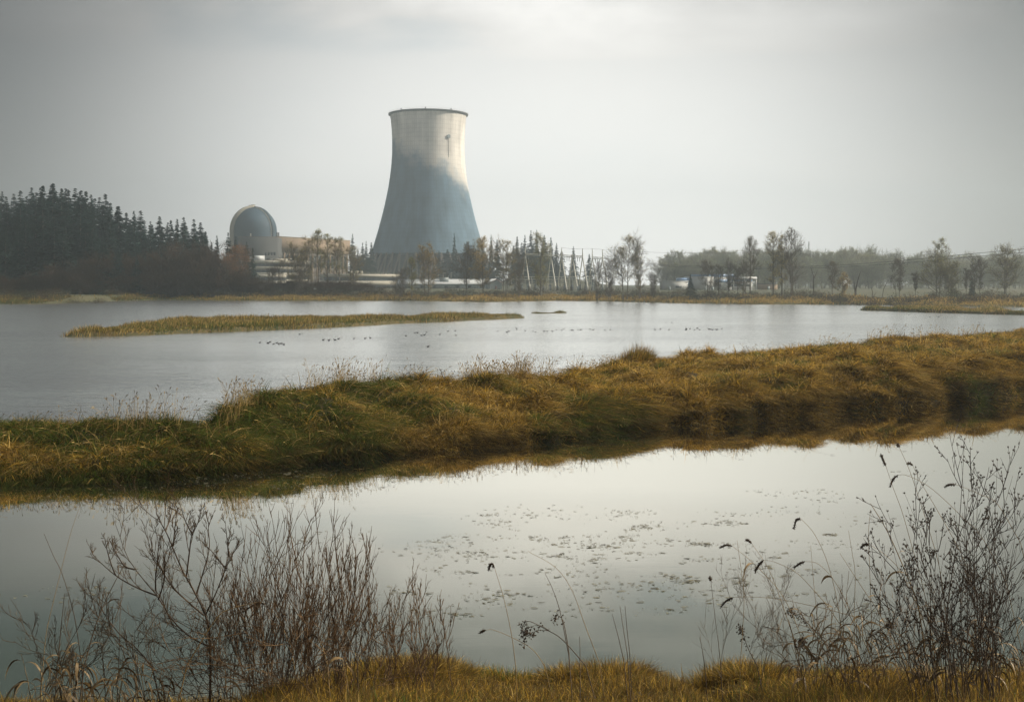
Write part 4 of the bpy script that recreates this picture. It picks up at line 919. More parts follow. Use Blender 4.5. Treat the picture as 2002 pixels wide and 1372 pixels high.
# ------------------------------------------------------------------ sheds on the right
t, L, g = frame_bldg('low_shed', (gx(1301, 560), 560.), (gx(1345, 562), 562.), 'low white shed with a flat roof left of the blue-trimmed warehouse', 'shed')
zt = zat(549.5, 560)-g
bx(t, 'wall', M_WHITE, 0, L, 0, 9, 0, zt-.4); bx(t, 'roof', M_METALROOF, -.3, L+.3, -.4, 9.4, zt-.397, zt)
bx(t, 'window', M_WINBAND, 5, 8, -.08, .05, 1.4, 2.4); bx(t, 'door', M_GREYWALL, 1.5, 2.6, -.08, .05, 0, 2.1)
t, L, g = frame_bldg('blue_hut', (gx(1325, 575), 575.), (gx(1350, 575), 575.), 'small blue-roofed hut behind the low white shed', 'hut')
zt = zat(545, 575)-g; bx(t, 'wall', M_BLUEG, 0, L, 0, 6, 0, zt-1)
b = MB(); b.add([(-.3, -.3, zt-1), (L+.3, -.3, zt-1), (L+.3, 3, zt+.4), (-.3, 3, zt+.4), (-.3, 6.3, zt-1), (L+.3, 6.3, zt-1)], [(0, 1, 2, 3), (3, 2, 5, 4), (0, 4, 5, 1)], [(0, 3, 4), (1, 5, 2)]); b.build('roof', M_BLUEG, t)
Yw = 570.
t, L, g = frame_bldg('warehouse', (gx(1366, Yw), Yw), (gx(1495, Yw+14), Yw+14.), 'long white warehouse with blue roof strip, blue windows and an open right bay', 'warehouse')
P_ = lambda px: (px-1366)*Yw/F*1.008; Zq = lambda py: zat(py, Yw)-g
bx(t, 'left_wing', M_WHITE, 0, P_(1394), -2, 14, 0, Zq(540.5))
bx(t, 'main_wall', M_WHITE, P_(1394)+.003, P_(1441), 0, 18, 0, Zq(541.5))
bx(t, 'roof_strip', M_BLUEG, P_(1392), P_(1450), 1.5, 19, Zq(541.5)+.003, Zq(536))
w = bx(t, 'window', M_BLUEG, P_(1404), P_(1432), -.12, .1, Zq(552), Zq(546)); bx(w, 'mullion', M_WHITE, [(P_(1404+5.6*i)-.07, P_(1404+5.6*i)+.07, -.18, -.121, Zq(552), Zq(546)) for i in range(1, 5)])
bx(t, 'canopy_roof', M_METALROOF, P_(1441)+.003, P_(1495), -1.5, 16, Zq(545.5), Zq(541.3))
bx(t, 'window', M_BLUEG, P_(1443), P_(1493), 1.9, 2.1, Zq(550), Zq(546.2))
bx(t, 'bay_wall', M_WHITE, P_(1443), P_(1494), 2.11, 14, 0, Zq(545.6)); bx(t, 'dark_opening', M_WINBAND, P_(1444), P_(1490), 1.95, 2.09, Zq(560), Zq(555.5))
for px in (1442, 1468, 1494): bx(t, 'post', M_WHITE, P_(px)-.22, P_(px)+.22, -1.3, -.9, 0, Zq(545.5)-.003)
b = MB()
for i in range(22): x = P_(1444)+i*(P_(1492)-P_(1444))/21; b.tube([(x, -1.1, .3), (x, -1.1, 1.6)], .09, 4)
b.tube([(P_(1444), -1.1, 1.6), (P_(1492), -1.1, 1.6)], .1, 4); b.build('railing', M_WHITE, t)
for x in (2, 6): bx(t, 'door', M_GREYWALL, x, x+1.3, -2.09, -1.95, 0, 2.2)
t, L, g = frame_bldg('tan_shed', (gx(1497, 590), 590.), (gx(1520, 592), 592.), 'small tan shed at the right end of the warehouse', 'shed')
bx(t, 'wall', M_BEIGE, 0, L, 0, 8, 0, 3.2); bx(t, 'roof', M_TAUPE, -.3, L+.3, -.3, 8.3, 3.203, 3.5); bx(t, 'door', M_GREYWALL, 1, 2.2, -.08, .04, 0, 2.1)
# radio mast
Ym = 820.; x = gx(1581.5, Ym); b = MB(); g = gz(x, Ym); H = zat(472, Ym)-g
for k in range(3): a = k*2.094; b.tube([(x+.5*math.cos(a), Ym+.5*math.sin(a), g-.3), (x+.5*math.cos(a), Ym+.5*math.sin(a), g+H)], .09, 4)
for i in range(int(H/1.5)):
    a = (i % 3)*2.094; a2 = a+2.094; b.tube([(x+.5*math.cos(a), Ym+.5*math.sin(a), g+i*1.5), (x+.5*math.cos(a2), Ym+.5*math.sin(a2), g+i*1.5+1.5)], .06, 3)
tag(b.build('radio_mast', M_TAUPE), 'thin lattice radio mast rising above the far wood', 'mast')
# cables
def cable(pts, r, label):
    P = np.array([at(*p) for p in pts]); n = 60; t_ = np.linspace(0, 1, n)*(len(P)-1); c = np.stack([np.interp(t_, np.arange(len(P)), P[:, k]) for k in range(3)], -1)
    for _ in range(6): c[1:-1] = (c[:-2]+c[1:-1]*2+c[2:])/4
    b = MB(); b.tube(c, r, 4); tag(b.build('power_cable', M_WIRE), label, 'cable', 'power cables crossing to the switchyard')
cable([(1180, 504, 560), (1240, 513, 540), (1300, 518, 520), (1400, 522, 490), (1520, 523, 460), (1640, 519, 430), (1760, 510, 400), (1890, 497, 370), (2010, 486, 350)], .065, 'upper power cable sagging from the switchyard to the right')
cable([(1187, 507, 560), (1240, 515, 540), (1300, 520.5, 520), (1400, 525, 490), (1520, 526, 460), (1640, 522.5, 430), (1760, 515, 400), (1890, 503, 370), (2010, 493, 350)], .065, 'lower power cable sagging from the switchyard to the right')
cable([(1098, 484, 560), (1119, 487, 560), (1139, 486, 560), (1158, 486, 560), (1178, 488, 560), (1240, 492, 560), (1320, 495, 560), (1500, 494, 560)], .04, 'thin shield wire strung along the tops of the gantry masts')
# cable end pole, right of the picture
x, y, z = at(2010, 480, 350); g = gz(x, y); b = MB(); b.tube([(x, y, g-.5), (x, y, z+.6)], [.2, .13], 8); b.box(x-1.3, x+1.3, y-.08, y+.08, z-.6, z-.4); tag(b.build('utility_pole', M_BARK), 'wooden utility pole carrying the cables at the right edge', 'pole')

# ------------------------------------------------------------------ ducks
def duck_mesh():
    c = [(-.27, .16, .004), (-.22, .12, .045), (-.12, .08, .095), (.0, .065, .115), (.11, .08, .095), (.165, .14, .052), (.18, .21, .036), (.205, .26, .045), (.25, .265, .04), (.285, .255, .016), (.33, .245, .010)]
    P = np.array([[(x, 0, z) for x, z, r in c]]); V, Q = tubes(P, np.array([[r for *_, r in c]]), 10)
    V = V.copy(); V[:, 1] *= 1.15; V[:, 2] = np.maximum(V[:, 2], -.03); return V, Q
DV, DQ = duck_mesh(); dk = None
def ducks(lst, label, group):
    global dk
    for px, py in lst:
        x, y = on_water(px, py)
        if dk is None: dk = np_mesh('duck', DV, DQ, M_DUCK, smooth=True); o = dk
        else: o = dk.copy(); C.objects.link(o)
        o.location = (x, y, .0); s = .5*rng.uniform(.75, 1.25); o.scale = (s, s, s); o.rotation_euler = (0, 0, rng.choice([0, PI])+rng.normal()*.5)
        tag(o, label, 'duck', group)
ducks([(508, 670), (524, 671), (528, 669)], 'dark duck at the left of the tight flock below the marsh island', 'ducks flocking below the island')
ducks([(535, 673), (541, 671), (545, 673), (550, 672), (555, 674)], 'dark duck in the tight flock swimming below the marsh island', 'ducks flocking below the island')
ducks([(632, 665), (643, 666), (655, 665), (662, 663)], 'dark duck in the loose line of four right of the flock', 'ducks in the line of four')
ducks([(692, 662)], 'lone dark duck left of the spaced pair', 'ducks spaced right of the line'); ducks([(714, 662), (724, 661)], 'dark duck of the spaced pair before the ruffled patch', 'ducks spaced right of the line')
ducks([(586, 654), (592, 653), (646, 644)], 'small duck close under the edge of the marsh island', 'ducks near the island edge')
ducks([(811, 651), (816, 651), (824, 656), (830, 655), (834, 650), (876, 648), (892, 656), (860, 654), (837, 678), (794, 657), (890, 647)], 'duck on the ruffled dark patch in the middle of the lake', 'ducks on the ruffled patch')
ducks([(973, 648), (991, 650), (995, 648), (1009, 641), (1010, 644), (1027, 647), (1042, 648), (1047, 649), (1064, 648), (1070, 648), (1080, 648), (1088, 645), (1098, 646), (1102, 644), (1117, 646), (1120, 646), (1130, 645), (1135, 645), (1154, 644), (1160, 645), (1183, 646), (1193, 645)], 'tiny duck in the long line strung across the middle of the lake', 'ducks strung across the lake')
ducks([(1281, 645), (1291, 644), (1308, 645), (1341, 645), (1342, 643), (1349, 643), (1358, 645), (1363, 642), (1368, 645), (1386, 644), (1389, 644), (1393, 645), (1401, 645), (1403, 644), (1411, 643), (1302, 631), (1313, 631)], 'tiny duck in the group right of the middle of the lake', 'ducks right of the middle')
ducks([(506, 612), (512, 613), (558, 607), (583, 609), (590, 609), (601, 611), (610, 610), (525, 614)], 'far tiny duck on the back water beyond the marsh island', 'ducks beyond the island')
ducks([(1818, 620), (1835, 620), (1777, 616)], 'duck just off the low spit on the right', 'ducks by the spit')

# ------------------------------------------------------------------ foreground plants
def nz(x, y): return float(near_h(np.array([x]), np.array([y]))[0])
def curve3(pts, Y0, dY=.0, n=None):
    """smooth 3-D path through pixel points, drifting in depth by dY metres from root to tip"""
    m = len(pts); P = np.array([at(px, py, Y0+dY*i/(m-1)) for i, (px, py) in enumerate(pts)])
    n = n or m*5; t_ = np.linspace(0, m-1, n)
    i = np.clip(t_.astype(int), 0, m-2); f = (t_-i)[:, None]
    E = np.concatenate([[2*P[0]-P[1]], P, [2*P[-1]-P[-2]]]); p0, p1, p2, p3 = E[i], E[i+1], E[i+2], E[i+3]
    return .5*((2*p1)+(-p0+p2)*f+(2*p0-5*p1+4*p2-p3)*f**2+(-p0+3*p1-3*p2+p3)*f**3)
def ground_root(P):
    """run the path on down to the soil"""
    p = P[0]; d = norm(P[0]-P[1]); d = norm(d*.6+np.array([0, -.15, -1])); out = []
    for _ in range(14):
        if p[2] <= nz(p[0], p[1])-.03: break
        p = p+d*.12; out.append(p)
    return np.concatenate([np.array(out[::-1]).reshape(-1, 3), P])
def stalk(pts, head, label, Y0=14.0, dY=.6, r=.0052, m=None, name='grass_stalk', leaves=0, seed=0, hr=.016, group='tall stalks on the near bank'):
    P = ground_root(curve3(pts, Y0, dY)); root = P[0].copy()
    o = MB().tube(P-root, np.linspace(r, r*.45, len(P)), 5).build('stem' if (head or leaves) else name, m or M_STALK)
    if head or leaves:
        t_ = empty(name, tuple(root), 0, label, 'grass stalk', group); o.parent = t_
    else: o.location = tuple(root); return tag(o, label, 'grass stalk', group)
    g = np.random.default_rng(seed)
    if head:
        H_ = curve3([pts[-1]]+head, Y0+dY, .02, 14)-root
        k = len(H_); b = MB(); b.tube(H_, hr*np.sin(np.linspace(.15, PI-.1, k))**.6, 6)
        for i in range(60):                                 # ragged spikelets
            q = H_[g.integers(1, k-1)]; d = norm(norm(H_[-1]-H_[0])*1.2+g.normal(size=3)*.8); b.tube([q, q+d*hr*1.6, q+d*hr*2.6], [hr*.30, hr*.28, .0008], 3)
        b.build('seed_head', M_HEAD, t_)
    for i in range(leaves):
        s = g.uniform(.25, .85); q = P[int(s*(len(P)-1))]-root; ribbon_leaf(q, g, t_, g.uniform(.18, .42), .013)
    return t_
def ribbon_leaf(q, g, parent, L, w, m=None, droop=1.0, d0=None):
    a = g.random()*2*PI; d = np.array([math.cos(a), math.sin(a)*.6, .9]) if d0 is None else d0; d = norm(d); P = [q]
    for k in range(9): d = norm(d+np.array([0, 0, -.30*droop])+g.normal(size=3)*.06); P.append(P[-1]+d*L/9)
    P = np.array(P); sd = norm(np.cross(P[-1]-P[0], UP)+g.normal(size=3)*.2); ww = w*np.sin(np.linspace(.35, PI, 10))[:, None]
    V = np.stack([P-sd*ww, P+sd*ww+np.array([0, 0, .003])], 1).reshape(-1, 3); Qs = [(2*i, 2*i+1, 2*i+3, 2*i+2) for i in range(9)]
    return np_mesh('leaf', V, np.array(Qs), m or M_DRYLEAF, parent)
ST = [
 ([(1008, 1300), (1000, 1240), (985, 1170), (967, 1110)], [(963, 1102), (958, 1105), (957, 1114)], 'pale stalk with a small hooked head, left of the centre', M_STALK, 0),
 ([(1172, 1295), (1145, 1225), (1118, 1153), (1085, 1108), (1032, 1077)], None, 'long bare straw stalk arching left at the centre', M_STALK, 0),
 ([(1112, 1280), (1095, 1195), (1080, 1150), (1066, 1121)], None, 'thin grey stalk left of the long arching one', M_STALKD, 0),
 ([(1065, 1300), (1040, 1268), (1000, 1245), (965, 1231), (950, 1231)], [(944, 1233), (938, 1237)], 'low stalk bending far left with two dark seeds', M_STALK, 0),
 ([(1220, 1292), (1209, 1245), (1197, 1200)], None, 'left of three short dark sticks in the near turf', M_STALKD, 0),
 ([(1227, 1280), (1219, 1230), (1212, 1184)], None, 'middle of three short dark sticks in the near turf', M_STALKD, 0),
 ([(1231, 1275), (1226, 1230), (1222, 1184)], None, 'right of three short dark sticks in the near turf', M_STALKD, 0),
 ([(1134, 1300), (1134, 1270), (1133, 1243)], None, 'very short dark stub in the turf right of the withered weed', M_STALKD, 0),
 ([(1409, 1300), (1404, 1250), (1399, 1214), (1390, 1136)], [(1389, 1132), (1388, 1128)], 'straight thin dark stalk with a tiny tip bud right of the turf gap', M_STALKD, 0),
 ([(1378, 1300), (1373, 1270), (1368, 1244)], None, 'short dark stub left of the straight thin stalk', M_STALKD, 0),
 ([(1447, 1300), (1452, 1230), (1454, 1155), (1441, 1056)], None, 'tall bare stalk curving slightly left beside the two-headed ones', M_STALK, 0),
 ([(1570, 1300), (1557, 1263), (1524, 1165), (1501, 1109), (1470, 1062)], [(1464, 1057), (1459, 1056)], 'straight leaning stalk ending in a small tuft', M_STALK, 0),
 ([(1590, 1300), (1570, 1254), (1544, 1190), (1517, 1146), (1468, 1096), (1432, 1067)], [(1420, 1065), (1408, 1071)], 'arching stalk with the leftmost drooping seed head', M_STALK, 1),
 ([(1690, 1300), (1655, 1240), (1622, 1190), (1590, 1152), (1557, 1119), (1517, 1099), (1493, 1094)], [(1484, 1103), (1476, 1119)], 'arching stalk whose dark seed head hangs straight down left', M_STALK, 1),
 ([(1652, 1300), (1649, 1254), (1639, 1188), (1629, 1139), (1613, 1086), (1590, 1040), (1565, 1013)], [(1557, 1016), (1552, 1034)], 'tallest hooked stalk in the middle right, heavy drooping head', M_STALK, 0),
 ([(1710, 1300), (1690, 1255), (1655, 1178), (1639, 1147), (1619, 1119), (1596, 1100), (1574, 1097)], [(1564, 1101), (1552, 1109)], 'hooked stalk with a slim head just under the tallest hooked one', M_STALK, 1),
 ([(1965, 1130), (1917, 1046), (1885, 1014), (1845, 975), (1809, 946), (1773, 929), (1756, 928)], [(1746, 937), (1740, 953)], 'long arching stalk with a fat dark hanging head at the upper right', M_STALK, 0),
 ([(1830, 1300), (1815, 1200), (1803, 1141), (1780, 1057), (1763, 998), (1747, 955), (1732, 911)], [(1727, 900), (1722, 888)], 'upright stalk with a beaded head at the upper right', M_STALK, 0),
 ([(1855, 1300), (1848, 1190), (1836, 1106), (1819, 1044), (1796, 971), (1777, 916), (1758, 874)], [(1756, 870)], 'tallest thin upright stalk at the upper right', M_STALK, 0),
 ([(1945, 1300), (1920, 1200), (1885, 1096), (1859, 1044), (1829, 991), (1800, 942), (1785, 910)], [(1780, 906), (1776, 907)], 'leaning stalk with a tiny nodding tip at the upper right', M_STALK, 1),
 ([(1995, 1060), (1950, 985), (1918, 967), (1891, 955), (1869, 947)], [(1858, 947), (1848, 951)], 'stalk reaching in from the right edge with a level seed head', M_STALK, 0),
 ([(1672, 1300), (1670, 1204), (1672, 1124), (1666, 1080), (1659, 1037)], None, 'bare vertical stalk standing between the hooked ones', M_STALK, 0),
 ([(1705, 1300), (1703, 1190), (1700, 1106), (1698, 1044), (1702, 996)], None, 'bare straight stalk at the left of the budded shrub', M_STALK, 0),
 ([(1812, 1300), (1796, 1190), (1783, 1150), (1754, 1079), (1731, 1031), (1702, 984)], None, 'thick leaning stalk crossing the budded shrub', M_STALK, 2),
 ([(1612, 1300), (1606, 1254), (1599, 1214), (1591, 1140), (1585, 1066)], None, 'bare vertical stalk under the tallest hooked stalk', M_STALK, 0),
 ([(1825, 1285), (1800, 1200), (1763, 1121), (1744, 1096), (1721, 1077), (1700, 1064)], [(1690, 1064), (1684, 1071)], 'stalk with a small curled tip beside the budded shrub', M_STALK, 0),
 ([(1772, 1300), (1718, 1197), (1695, 1162), (1672, 1127), (1642, 1081)], None, 'bare stalk leaning left across the lower right', M_STALK, 1),
 ([(1810, 1300), (1770, 1249), (1704, 1216), (1639, 1196), (1590, 1184), (1524, 1171), (1468, 1166), (1434, 1167)], [(1420, 1174), (1408, 1188)], 'nearly level stalk fallen across the lower right with a drooping head', M_STALK, 1),
 ([(1652, 1300), (1650, 1270), (1648, 1204), (1646, 1122)], None, 'short vertical dark stalk in the lower right', M_STALKD, 0),
 ([(85, 1290), (90, 1240), (99, 1197), (121, 1108), (140, 1036), (163, 970)], None, 'tallest tan reed leaning right at the left edge', M_STALK, 0),
 ([(160, 1300), (145, 1203), (122, 1123), (104, 1085), (86, 1043)], None, 'brown reed leaning left and crossing the tallest one', M_STALKD, 0),
 ([(165, 1300), (185, 1228), (207, 1172), (245, 1099)], None, 'thick dark stick leaning right beside the left thicket', M_STALKD, 0),
 ([(232, 1300), (234, 1240), (236, 1177), (244, 1100)], None, 'brown stick meeting the dark one at its tip', M_STALKD, 2),
 ([(112, 1300), (118, 1240), (126, 1160)], None, 'short thick cane at the left edge', M_STALKD, 2),
 ([(365, 1300), (420, 1212), (525, 1200)][:2]+[(450, 1190), (505, 1176)], None, 'bent straw cane arched over the left thicket', M_STALK, 1),
 ([(575, 1300), (562, 1250), (545, 1210), (520, 1180)], [(500, 1180), (472, 1198)], 'straw reed with a folded golden plume in the left thicket', M_STALK, 1),
 ([(640, 1300), (632, 1270), (622, 1248)], [(612, 1240), (595, 1250)], 'short straw reed with a folded pale leaf low in the thicket', M_STALK, 1),
]
for i, (pts, head, lb, m, lv) in enumerate(ST):
    thick = ('thick' in lb) or ('cane' in lb); Y0 = 13.2+(i*.618 % 1)*1.6
    stalk(pts, head, lb, Y0, .5*((i*.37 % 1)-.3), .0085 if thick else (.0048 if m is M_STALK else .0060), m, leaves=lv, seed=i, hr=.012)
# withered weed with clustered heads
def weed(mainlines, label, Y0, seed, loc_px, fuzz=110):
    g = np.random.default_rng(seed); L0 = [ground_root(curve3(p, Y0, .2)) if i == 0 else curve3(p, Y0+.05*i, .1) for i, p in enumerate(mainlines)]; root = L0[0][0].copy()
    t_ = empty('withered_weed', tuple(root), 0, label, 'weed'); b = MB(); hb = MB()
    for i, P in enumerate(L0):
        P = P-root; b.tube(P, np.linspace(.007 if i == 0 else .004, .002, len(P)), 5)
        for _ in range(fuzz//len(L0)):
            s = g.beta(5, 1.2); q = P[int(s*(len(P)-1))]; d = norm(g.normal(size=3)+np.array([0, 0, -.5])); e = q+d*g.uniform(.02, .07)
            b.tube([q, e], .0012, 3); c = e; r = g.uniform(.005, .012)
            hb.tube([c-d*r, c, c+d*r*1.2], [r*.4, r, r*.2], 5)
    b.build('stem', M_STALKD, t_); hb.build('seed_clusters', M_HEAD, t_)
weed([[(1145, 1300), (1100, 1250), (1068, 1230), (1035, 1214), (1023, 1222), (1024, 1245), (1026, 1268)], [(1078, 1235), (1055, 1222), (1030, 1228), (1026, 1240)], [(1070, 1232), (1050, 1232), (1032, 1242)]], 'withered dark weed bowing left with blackened flower clusters, centre of the near turf', 14.0, 3, None, 150)
weed([[(1112, 1270), (1104, 1225), (1098, 1208), (1088, 1203), (1083, 1215)]], 'small withered weed with one nodding dark cluster above the bowing one', 14.4, 4, None, 40)
weed([[(1640, 1290), (1600, 1240), (1570, 1210), (1535, 1185)]], 'withered beaded weed leaning left in the lower right', 13.8, 5, None, 90)
weed([[(1480, 1300), (1462, 1265), (1452, 1235), (1447, 1225)]], 'small dark withered weed between the stalks in the lower right', 14.4, 6, None, 70)
weed([[(1560, 1300), (1562, 1275), (1566, 1255), (1572, 1245)]], 'dense dark seedy weed low in the lower right', 13.6, 8, None, 120)

# bare shrubs
def shrub(name, mains, label, Y0, seed, r0=.014, n1=9, n2=5, n3=3, tw=.0026, spread=.5, buds=0, extra=None, lenf=.42, upc=.8, ang=38, col=(.085, .056, .03)):
    """mains: traced pixel paths of the leading stems; twigs grow off them in all directions"""
    g = np.random.default_rng(seed); K = 14; P = []; Rr = []
    for i, p in enumerate(mains):
        w = g.uniform(-spread, spread); c = curve3(p, Y0+.1*g.normal(), w, 24)
        if i == 0 or p[0][1] > 1285: c = ground_root(c)
        # resample to K
        t_ = np.linspace(0, len(c)-1, K); P.append(np.stack([np.interp(t_, np.arange(len(c)), c[:, k]) for k in range(3)], -1))
        Rr.append((r0 if i == 0 else r0*.62)*np.linspace(1, .2, K))
    P = np.array(P); Rr = np.array(Rr); root = P[0, 0].copy(); P -= root
    L1, R1 = kids(g, P, Rr, n1, .18, .95, ang, lenf, 6, upc, .05, .6, tw*1.5)
    L2, R2 = kids(g, L1, R1, n2, .2, .95, ang, .58, 4, upc*.5, .045, .65, tw*1.1)
    L3, R3 = kids(g, L2, R2, n3, .25, .95, 30, .6, 3, .3, .04, .7, tw)
    t_ = empty(name, tuple(root), 0, label, 'shrub')
    V, Q = tubes(P, Rr, 6); np_mesh('stems', V, Q, M_BARKD, t_)
    VV = []; QQ = []; n = 0
    for a, b in ((L1, R1), (L2, R2), (L3, R3)):
        v, q = tubes(a, b, 3); VV.append(v); QQ.append(q+n); n += len(v)
    VV = np.concatenate(VV); cc = np.array(col)*g.uniform(.7, 1.3, (len(VV), 1))
    np_mesh('twigs', VV, np.concatenate(QQ), M_TWIG, t_, col=cc)
    if buds:
        tips = np.concatenate([L2[:, -1], L3[:, -1], L3[:, 1], L1[:, -1], P[:, -1]]); dr = np.concatenate([L2[:, -1]-L2[:, -2], L3[:, -1]-L3[:, -2], L3[:, 1]-L3[:, 0], L1[:, -1]-L1[:, -2], P[:, -1]-P[:, -2]]); k = g.random(len(tips)) < buds
        tips = tips[k]; dr = norm(dr[k]); m = len(tips)
        Bp = []; 
        for s in range(3):
            d = norm(dr+g.normal(size=dr.shape)*.45); Bp.append(np.stack([tips, tips+d*.012, tips+d*.026], 1))
        Bp = np.concatenate(Bp); v, q = tubes(Bp, np.broadcast_to(np.array([.0022, .0048, .001]), (len(Bp), 3)), 4); np_mesh('buds', v, q, M_HEAD, t_)
    return t_
O = lambda x, y: (80+x*.2551, 960+y*.2551)
shrub('bare_shrub', [
 [O(1300, 1335), O(1290, 1060), O(1260, 950), O(1190, 790), O(1100, 640), O(1010, 430), O(950, 290), O(890, 190), O(878, 80)],
 [O(1190, 790), O(1250, 600), O(1290, 440), O(1285, 300), O(1280, 195)], [O(1115, 655), O(1140, 450), O(1158, 325), O(1200, 250), O(1235, 90)], [O(1158, 325), O(1105, 220), O(1050, 50)],
 [O(1295, 1190), O(1150, 1120), O(1000, 980), O(900, 810), O(780, 670), O(660, 500), O(600, 330), O(545, 185)],
 [O(1265, 940), O(1350, 760), O(1410, 600), O(1440, 530), O(1530, 350)], [O(1425, 590), O(1390, 560), O(1320, 470), O(1190, 340)], [O(1440, 500), O(1430, 400), O(1412, 225)],
 [O(850, 1335), O(720, 1190), O(600, 1090), O(480, 930), O(430, 840), O(340, 725)], [O(890, 800), O(740, 740), O(580, 650), O(420, 510), O(392, 468)], [O(570, 640), O(520, 500), O(480, 325)],
 [O(720, 600), O(640, 570), O(570, 460), O(520, 365)], [O(1250, 950), O(1120, 840), O(1010, 730), O(900, 560), O(830, 420), O(808, 262)], [O(900, 830), O(945, 680), O(950, 520), O(1000, 315)],
 [O(955, 300), O(990, 210), O(1015, 85)], [O(1015, 420), O(1025, 300), O(1045, 120)], [O(880, 760), O(880, 660), O(900, 400), O(865, 255)]],
 'large bare dark shrub with tall forking branches at the lower left', 14.2, 11, .017, 6, 4, 3, spread=.7, lenf=.26, ang=34)
def fan(cx, by, tips, seed, bend=.25):
    g = np.random.default_rng(seed); out = []
    if 500 < cx < 900: tips = list(tips)+[(a+g.normal()*24, b+abs(g.normal())*60+25) for a, b in tips]
    for tx, ty in tips:
        b0 = (cx+g.normal()*42+(tx-cx)*.25, by+75+g.uniform(-5, 25)); m1 = (b0[0]+(tx-b0[0])*.25+g.normal()*10, b0[1]+(ty-b0[1])*.35); m2 = (b0[0]+(tx-b0[0])*.65+g.normal()*8, b0[1]+(ty-b0[1])*.7)
        out.append([b0, m1, m2, (tx, ty)])
    return out
shrub('bare_shrub', fan(530, 1295, [(536, 1058), (545, 1052), (555, 1045), (568, 1070), (598, 1058), (632, 1058), (640, 1062), (500, 1110), (480, 1078), (460, 1100), (516, 1115), (650, 1118), (600, 1100), (578, 1095), (450, 1140), (430, 1155), (470, 1130)], 5), 'dense bare shrub left of the forked whip, its tips fanning upright', 14.4, 12, .009, 5, 3, 1, spread=.9, lenf=.36, ang=26, upc=1.5, tw=.0030, col=(.11, .068, .036))
shrub('bare_shrub', fan(640, 1298, [(678, 1062), (735, 1062), (713, 1085), (740, 1108), (666, 1100), (695, 1115), (665, 1090), (620, 1120), (600, 1150), (655, 1135), (690, 1140), (585, 1120), (610, 1130), (720, 1150)], 6), 'bare shrub with a tall forked whip standing right of its crown', 14.1, 13, .008, 5, 3, 1, spread=.9, lenf=.36, ang=26, upc=1.5, tw=.0030, col=(.11, .068, .036))
shrub('bare_shrub', fan(800, 1290, [(733, 1156), (758, 1165), (790, 1148), (805, 1153), (815, 1150), (838, 1155), (858, 1188), (866, 1190), (883, 1208), (775, 1175), (832, 1180), (720, 1185), (760, 1190)], 7), 'smaller sparse bare shrub at the right end of the left thicket', 14.3, 14, .006, 5, 3, 1, spread=.5, lenf=.36, ang=28, upc=1.4, tw=.0028, col=(.12, .075, .04))
shrub('bare_shrub', fan(430, 1300, [(200, 1190), (250, 1175), (300, 1170), (350, 1180), (400, 1165), (440, 1180), (480, 1170), (520, 1180), (330, 1200), (270, 1215), (180, 1230), (560, 1200)], 8), 'low tangled bare shrub spreading under the large forking one', 13.9, 15, .008, 6, 4, 2, spread=.8, lenf=.34, ang=42, upc=.3)
shrub('bare_shrub', fan(150, 1300, [(170, 1145), (182, 1160), (205, 1180), (130, 1200), (100, 1230), (215, 1200), (60, 1220), (20, 1190), (240, 1190)], 9), 'thin bare shrub among the reeds at the left edge', 14.3, 16, .008, 5, 4, 2, spread=.5, lenf=.25, ang=32)
shrub('budded_shrub', fan(1900, 1305, [(1885, 875), (1880, 905), (1912, 925), (1900, 970), (1896, 895), (1804, 975), (1866, 985), (1885, 1000), (1769, 965), (1775, 995), (1735, 1000), (1740, 1040), (1770, 1055), (1802, 1050), (1700, 1073), (1722, 1090), (1711, 1145), (1708, 1100), (1740, 1120), (1780, 1110), (1830, 1040), (1850, 1060), (1770, 1100), (1935, 950), (1950, 900), (1980, 930), (1990, 1000), (1820, 1100), (1840, 1130)], 10), 'tall dark shrub covered in small buds at the right edge', 12.6, 17, .009, 4, 2, 2, spread=.6, buds=.8, lenf=.25, ang=34, col=(.045, .032, .024))
shrub('budded_shrub', fan(1960, 1300, [(1880, 1050), (1900, 1030), (1920, 1010), (1940, 1030), (1895, 1080), (1860, 1110), (1960, 1040), (1980, 1060), (1850, 1160), (1830, 1190), (1800, 1200), (1900, 1120), (1930, 1100)], 21), 'denser dark shrub behind the tall budded one at the right edge', 13.0, 18, .009, 5, 4, 2, spread=.4, buds=.2, lenf=.30, ang=40, col=(.035, .026, .02))
shrub('bare_shrub', fan(1480, 1300, [(1450, 1130), (1500, 1120), (1530, 1125), (1440, 1160), (1520, 1150), (1470, 1140)], 22), 'wispy pale shrub behind the stalks in the lower right', 14.6, 19, .004, 6, 5, 2, spread=.3, tw=.0015, lenf=.32, ang=30, col=(.14, .11, .08))
shrub('bare_shrub', fan(600, 1300, [(350, 1225), (400, 1205), (455, 1215), (500, 1200), (540, 1215), (590, 1195), (640, 1205), (690, 1200), (740, 1215), (300, 1235), (790, 1220), (430, 1240), (620, 1235)], 41), 'low warm brown twig tangle along the foot of the left thicket', 13.6, 42, .007, 4, 4, 2, spread=.8, lenf=.5, ang=48, upc=.3, col=(.13, .08, .04))
shrub('bare_shrub', fan(1700, 1300, [(1560, 1190), (1600, 1210), (1640, 1170), (1680, 1190), (1720, 1160), (1760, 1180), (1800, 1170), (1840, 1190), (1530, 1230), (1620, 1240), (1700, 1230), (1780, 1230), (1880, 1200)], 43), 'low tawny twig tangle along the lower right corner', 13.4, 44, .006, 4, 3, 2, spread=.8, lenf=.5, ang=46, upc=.3, col=(.13, .085, .045))
